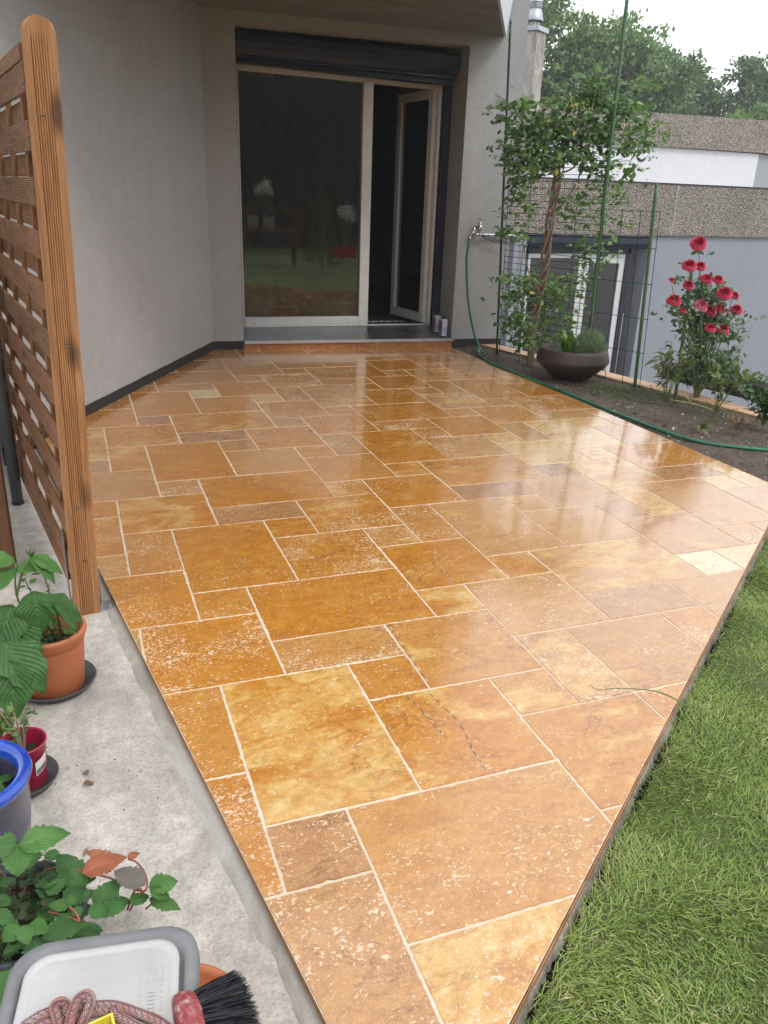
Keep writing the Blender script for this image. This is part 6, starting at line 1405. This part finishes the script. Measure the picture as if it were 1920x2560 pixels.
# brush
br = empty('brush', B(.12, -.01, .41), 'round brush with black bristles and a worn red collar leaning on the bin', 'brush')
fc = np.array([-.290, -.765, .458]); ax = np.array([.93, .10, -.30]); ax /= np.linalg.norm(ax); sd1 = np.array([-.12, .99, .0]); sd1 -= ax * (ax @ sd1); sd1 /= np.linalg.norm(sd1); sd2 = np.cross(ax, sd1)
def BR(l, a_, b_): return tuple(fc + ax * l + sd1 * a_ + sd2 * b_)
mb = MB(); loft(mb, [[BR(l, math.cos(t) * ra, math.sin(t) * rb) for t in np.linspace(0, 2 * math.pi, 28, False)] for l, ra, rb in ((-.010, .010, .008), (-.006, .034, .017), (.000, .037, .019), (.014, .038, .0195), (.018, .035, .0175))])
def redworn():
    t = NT('worn_red_collar'); c = t.coord(); a_ = t.noise(c, 90, 5, .7); return t.out(t.ramp(a_, [(.42, (.26, .03, .04)), (.55, (.36, .08, .08)), (.66, (.50, .38, .35))]), .5, t.bump(a_, .4, .002))
mb.build('collar', redworn(), br, smooth=True)
nb2 = 5200; th = rng.uniform(0, 2 * math.pi, nb2); rr = np.sqrt(rng.random(nb2)); a0 = np.cos(th) * rr * .033; b0 = np.sin(th) * rr * .015
Pb = fc + ax * .012 + np.outer(a0, sd1) + np.outer(b0, sd2); Db = ax + np.outer(a0 * 9.0, sd1) + np.outer(b0 * 9, sd2) + rng.normal(0, .035, (nb2, 3))
BT = (np.array([(-.5, 0, 0), (.5, 0, 0), (-.4, .5, .02), (.4, .5, .02), (-.2, 1, -.02), (.2, 1, -.02)]), np.array([(0, 1, 3, 2), (2, 3, 5, 4)]))
Lb = rng.uniform(.064, .078, nb2); V, Fq, idx = inst(BT[0], BT[1], Pb, frames(Db, rdir(nb2)), np.column_stack([np.full(nb2, .0011), Lb, Lb]))
o = npmesh('bristles', V, Fq, simple('black_bristles', (.011, .012, .016), .45, spec=.4), br)
mb = MB(); mb.tube([tuple(fc + np.array([.006, .0, -.012])), tuple(fc + np.array([.034, -.01, -.06])), tuple(fc + np.array([.045, -.02, -.24]))], [.014, .013, .012], 12); mb.build('handle', M['slat'], br, smooth=True)
# bowl of terracotta behind the bin
tb = empty('terracotta_bowl', (-.285, -.50, -.03), 'plain terracotta pot half hidden behind the bin and the brush', 'pot')
mb = MB(); mb.lathe([(0, .0), (.09, .0), (.118, .118), (.124, .12), (.124, .132), (.116, .134), (.112, .12), (.10, .06), (0, .055)], (-.282, -.505, -.032), 48); mb.build('body', M['terra'], tb, smooth=True)
# rope
def ropemat():
    t = NT('braided_rope'); c = t.coord(); al, ar = t.attr('lv'), t.attr('lu')
    ph = t.math('ADD', t.math('MULTIPLY', al, 230.), t.math('MULTIPLY', ar, 9.0)); st_ = t.math('FRACT', ph); h = t.math('ABSOLUTE', t.math('SUBTRACT', st_, .5))
    ph2 = t.math('FRACT', t.math('ADD', t.math('MULTIPLY', al, 115.), t.math('MULTIPLY', ar, -4.5)))
    base = t.ramp(t.noise(c, 25, 3), [(.35, (.52, .22, .19)), (.6, (.58, .40, .36)), (.75, (.5, .44, .38))]); base = t.mix(t.ramp(h, [(.06, .75), (.2, 0.)]), base, (.20, .075, .06))
    fl = t.math('MULTIPLY', t.ramp(ph2, [(.0, 1.), (.16, 1.), (.17, 0.)], 'CONSTANT'), t.ramp(t.math('FRACT', t.math('MULTIPLY', ar, 2.)), [(.0, 1.), (.3, 0.)], 'CONSTANT'))
    base = t.mix(t.math('MULTIPLY', fl, .9), base, (.05, .06, .20)); return t.out(base, .8, t.bump(h, .9, .003))
M['rope'] = ropemat()
rp2 = empty('rope', B(-.02, -.10, .46), 'coil of pink and white braided rope with blue flecks on the bin lid', 'rope')
def ropepart(P, r=.0062):
    path = smoothpath(P, 10); mb = MB(); mb.tube(path, r, 12); n = 12; o = mb.build('rope_turn', M['rope'], rp2, smooth=True)
    ln = np.concatenate([[0], np.cumsum([np.linalg.norm(path[i + 1] - path[i]) for i in range(len(path) - 1)])]); lv = np.repeat(ln, n); lu = np.tile(np.arange(n) / n, len(path))
    for nm, arr in (('lu', lu), ('lv', lv)): a_ = o.data.attributes.new(nm, 'FLOAT', 'POINT'); a_.data.foreach_set('value', arr.astype(np.float32))
for P in [[(-0.4754, -0.7091, 0.463), (-0.4534, -0.7006, 0.463), (-0.4297, -0.7032, 0.464), (-0.4085, -0.7075, 0.463), (-0.3846, -0.7136, 0.463), (-0.3669, -0.7211, 0.463), (-0.3441, -0.7391, 0.463), (-0.3218, -0.7565, 0.46), (-0.3059, -0.7727, 0.455)], [(-0.4331, -0.7403, 0.465), (-0.4362, -0.7195, 0.468), (-0.4389, -0.7032, 0.472), (-0.4319, -0.7011, 0.476), (-0.4255, -0.7024, 0.47), (-0.4243, -0.7145, 0.463)], [(-0.4249, -0.7456, 0.468), (-0.42, -0.7247, 0.474), (-0.4115, -0.7114, 0.482), (-0.4003, -0.7102, 0.486), (-0.3951, -0.7162, 0.482), (-0.3999, -0.7238, 0.474), (-0.4084, -0.7332, 0.465), (-0.4116, -0.7469, 0.463)], [(-0.3707, -0.7256, 0.466), (-0.3646, -0.7378, 0.464), (-0.3493, -0.7533, 0.462), (-0.3354, -0.7681, 0.46)], [(-0.468, -0.7218, 0.458), (-0.454, -0.7114, 0.459), (-0.4375, -0.7128, 0.46), (-0.4212, -0.7168, 0.459), (-0.3972, -0.7166, 0.46), (-0.3758, -0.7211, 0.459)]]: ropepart(P)
yb = empty('yellow_box', B(-.01, -.12, .46), 'open yellow plastic tray held inside the rope coil on the bin', 'tray')
YB = [(-0.4089, -0.7458, 0.478), (-0.3718, -0.7452, 0.485), (-0.3686, -0.7691, 0.478)]
mb = MB(); p0_, p1_, p2_ = [np.array(q) for q in YB]; dn_ = np.array([0, 0, -.05]); up_ = np.array([0, 0, .0])
def wallq(mb, a_, b_, th_):
    a_, b_ = np.array(a_), np.array(b_); dd = b_ - a_; dd /= np.linalg.norm(dd); nn = np.cross(dd, [0, 0, 1]); nn /= np.linalg.norm(nn)
    mb.hexa([a_ + dn_, b_ + dn_, b_ + dn_ + nn * th_, a_ + dn_ + nn * th_, a_, b_, b_ + nn * th_, a_ + nn * th_])
wallq(mb, p0_, p1_, .003); wallq(mb, p1_, p2_, .003); p3_ = p0_ + (p2_ - p1_); wallq(mb, p2_, p3_, .003); wallq(mb, p3_, p0_, .003)
mb.add([p0_ + dn_ * .9, p1_ + dn_ * .9, p2_ + dn_ * .9, p3_ + dn_ * .9], [(0, 1, 2, 3)]); mb.build('tray_body', M['yellow'], yb)

# dead leaves, pebbles and twigs on the concrete
t_ = [(-.40, .33, .020), (-.385, .365, .018), (-.40, .10, .012), (-.44, -.02, .010), (-.30, .62, .008), (-.245, .55, .007), (-.31, .20, .010), (-.335, -.08, .010), (-.17, -.30, .008), (-.49, .52, .007), (-.28, .74, .008), (-.40, .16, .009)]
for i, (x, y, s_) in enumerate(t_[:3]):
    v, f, lu, lv = ripple_leaf(s_ * 1.6, s_ * .8, ser=.1, droop=.5, fold=.4); Mx = frames(np.array([[math.cos(i * 2.), math.sin(i * 2.), .05]]), np.array([[0, 0, 1.]]))[0]
    o = npmesh('dead_leaf', (Mx @ v.T).T + np.array([x, y, zs(x, y) + .008]), f, M['dryleaf'], rnd=[.2 + .2 * i] * len(v), smooth=True, extra={'lu': lu, 'lv': lv})
    tag(o, ('curled reddish dead leaf on the concrete beside the crimson pot', 'narrow brown dead leaf next to the curled reddish one', 'small brown leaf scrap on the concrete near the blue pot')[i], 'dead leaf', 'dead leaves on the concrete')
n = 900; x = rng.uniform(-.75, -.05, n); y = rng.uniform(-.7, 3.0, n); k = (x < -.49 + (3.28 - y) * .1257 - .05); x, y = x[k], y[k]; n = len(x)
tv = np.array([(-.5, -.4, 0), (.5, -.45, 0), (.45, .5, 0), (-.5, .42, 0), (-.3, -.25, .5), (.3, -.2, .45), (.25, .3, .5), (-.28, .25, .4)]); tf = np.array([(0, 1, 5, 4), (1, 2, 6, 5), (2, 3, 7, 6), (3, 0, 4, 7), (4, 5, 6, 7)])
V, Fq, idx = inst(tv, tf, np.column_stack([x, y, np.array([zs(a_, b_) for a_, b_ in zip(x, y)])]), frames(np.column_stack([rng.normal(size=(n, 2)), np.zeros(n)]), rdir(n, 4)), rng.gamma(2., .0009, n) + .0008)
tt_ = NT('grit'); tt_.out(tt_.ramp(tt_.attr('rnd'), [(0, (.03, .028, .025)), (.5, (.12, .10, .08)), (1, (.3, .26, .22))]), .9)
o = npmesh('grit', V, Fq, tt_.m, rnd=rng.random(n)[idx]); o['kind'] = 'stuff'; o['label'] = 'fine dark grit scattered over the concrete path'; o['category'] = 'grit'
# gravel bed behind the pole
grid_sheet('gravel_bed', [(-2.3, 3.72), (-2.3, 2.55), (-.74, 2.55), (-.97, 2.62), (-.66, 3.1), (-.6, 3.2)][::-1] if False else [(-.72, 2.55), (-.66, 3.08), (-1.2, 3.5), (-2.3, 3.55), (-2.3, 2.55)], lambda x, y: gz(x, y, -.018), M['gravel'], .05, .006, 20)
# stray grass blade lying over the terrace edge
mb = MB(); P = smoothpath([(1.33, .02, .012), (1.26, .10, .035), (1.17, .16, .03), (1.12, .21, .006), (1.115, .24, .004)], 8); V = []
for i, p in enumerate(P): w_ = .0032 * (1 - i / len(P)) + .0004; V += [(p[0] - w_, p[1] - w_ * .5, p[2]), (p[0] + w_, p[1] + w_ * .5, p[2] + .001)]
mb.add(V, [(2 * i, 2 * i + 1, 2 * i + 3, 2 * i + 2) for i in range(len(P) - 1)]); o = mb.build('loose_blade', M['grass'], smooth=True); tag(o, 'single long grass blade bent over the edge of the tiles', 'grass blade')

# ================================================================== THE GARDEN BEHIND THE VIEWER (seen in the door glass)
def hedge(x0, x1, y, h, n, label):
    e = empty('hedge', ((x0 + x1) / 2, y, 0), label, 'hedge')
    P = np.column_stack([rng.uniform(x0, x1, n), y + rng.normal(0, .35, n), rng.uniform(0, 1, n) ** .8 * h * (1 + .10 * np.sin(rng.uniform(0, 9, n)))])
    P[:, 2] *= 1 + .08 * np.sin(P[:, 0] * 1.7) + .05 * np.sin(P[:, 0] * 4.1)
    leafmesh('foliage', P, rdir(n), rdir(n, .5), rng.uniform(.10, .22, n), M['darkleaf'], e, LEAF_Q)
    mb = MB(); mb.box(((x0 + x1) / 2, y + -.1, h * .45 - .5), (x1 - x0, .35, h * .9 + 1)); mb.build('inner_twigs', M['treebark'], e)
hedge(-6, 16, -12.0, 5.6, 26000, 'tall dark hedge added behind the photographer to darken the door glass')  # unseen, added so the door glass reflects dark instead of sky
e = empty('conifer_shrub', (3.40, -2.15, 0), 'yellow green loose conifer shrub reflected in the door glass', 'shrub')
n = 1500; t = rng.uniform(0, 1, n); a_ = rng.uniform(0, 6.28, n); rr = (1 - t) * .34 * rng.uniform(.3, 1, n) + .03
P = np.column_stack([3.40 + rr * np.cos(a_), -2.15 + rr * np.sin(a_), .10 + t * 1.28]); D = np.column_stack([np.cos(a_), np.sin(a_), np.full(n, .5)]) + rng.normal(0, .3, (n, 3))
leafmesh('foliage', P, D, rdir(n, 1), rng.uniform(.05, .10, n), M['wilt'], e, LEAF_N)
mb = MB(); mb.tube([(3.40, -2.15, -.05), (3.40, -2.15, 1.3)], [.02, .006], 6); mb.build('stem', M['bark'], e)
cr = empty('red_crate', (4.27, -5.0, 0), 'red plastic crate on the lawn reflected in the door glass', 'crate')
for q, dd in (((4.27, -4.85, .13), (.62, .015, .24)), ((4.27, -5.25, .13), (.62, .015, .24)), ((3.96, -5.05, .13), (.015, .40, .24)), ((4.58, -5.05, .13), (.015, .40, .24)), ((4.27, -5.05, .015), (.62, .40, .015))):
    mb = MB(); mb.box(q, dd); mb.build('side', simple('red_crate_plastic', (.40, .02, .02), .5) if 'red_crate_plastic' not in bpy.data.materials else bpy.data.materials['red_crate_plastic'], cr)


# added rack, buckets and white flowers stand in for pale shapes in the glass
rk = empty('standin_rack', (2.45, -4.3, -.1), 'added wooden rack with two shelves, stand-in for a shape in the door glass', 'rack')
for q in ((2.0, -4.12), (3.1, -4.12), (2.0, -4.48), (3.1, -4.48)):
    mb = MB(); mb.box((q[0], q[1], .47), (.05, .05, 1.16)); mb.build('leg', M['oldpost'], rk)
for z in (1.05, .62):
    mb = MB()
    for k in range(4): mb.box((2.55, -4.14 - k * .107, z), (1.2, .09, .022))
    mb.build('shelf', M['slat'], rk)
M['whiteplastic'] = simple('white_bucket_plastic', (.72, .72, .74), .4, var=.06)
for x_, lb_ in ((2.24, 'left one of two added white buckets, stand-ins for pale shapes in the glass'), (2.56, 'right one of two added white buckets, stand-ins for pale shapes in the glass')):
    mb = MB(); mb.lathe([(0, 0), (.10, 0), (.125, .25), (.132, .252), (.132, .262), (.122, .262), (.10, .02)], (x_, -4.3, .632), 28); tag(mb.build('standin_bucket', M['whiteplastic'], smooth=True), lb_, 'standin_bucket', 'added white buckets on the rack')
M['whitepetal'] = leafm('white_petal', [(.55, .55, .56), (.72, .72, .74), (.80, .80, .82)], .6, .25)
def whiteflower(c, R3, stem0, label, n=900):
    e = empty('standin_flowers', stem0, label, 'flowering plant'); c = np.array(c); R3 = np.array(R3)
    HC = c + rdir(9) * R3 * rng.uniform(.3, .9, (9, 1)); mb = MB()
    for h_ in HC: mb.tube([stem0, tuple((h_ + np.array(stem0)) / 2 + rng.normal(0, .02, 3)), tuple(h_)], [.006, .004, .003], 5)
    mb.build('stems', M['stem_g'], e)
    P = np.concatenate([h_ + rng.normal(0, .038, (n // 9, 3)) for h_ in HC]); leafmesh('blossoms', P, rdir(len(P)), rdir(len(P)), rng.uniform(.02, .045, len(P)), M['whitepetal'], e, LEAF_R)
    P = np.array(stem0) + (HC[rng.integers(0, 9, 160)] - np.array(stem0)) * rng.uniform(.2, .85, (160, 1)) + rng.normal(0, .03, (160, 3)); leafmesh('leaves', P, rdir(160), rdir(160, 1), rng.uniform(.05, .09, 160), M['rose_leaf'], e, LEAF)
whiteflower((2.46, -4.3, 1.42), (.26, .12, .15), (2.46, -4.3, 1.07), 'added white flowering plant on the rack, stand-in for a pale shape in the door glass')
whiteflower((4.42, -5.05, .98), (.26, .14, .16), (4.35, -5.05, .05), 'added white flowers on tall stalks, stand-in for a pale shape in the door glass')

# pale summer air: far trees fade a little
mb = MB(); mb.box((8, 10, 6.2), (90, 110, 24.2)); hz = MB(); hz.v, hz.f, hz.mi = mb.v, mb.f, mb.mi
ht = NT('haze_air'); pv = ht.n('VolumePrincipled'); pv.inputs['Color'].default_value = (.93, .95, .97, 1); pv.inputs['Density'].default_value = .0021; pv.inputs['Anisotropy'].default_value = .2
ht.t.links.new(pv.outputs[0], ht.t.nodes['Material Output'].inputs['Volume'])
for l_ in list(ht.t.nodes['Material Output'].inputs['Surface'].links): ht.t.links.remove(l_)
ho = hz.build('haze', ht.m); ho['kind'] = 'stuff'; ho['label'] = 'thin pale haze in the air between the terrace and the trees'; ho['category'] = 'haze'
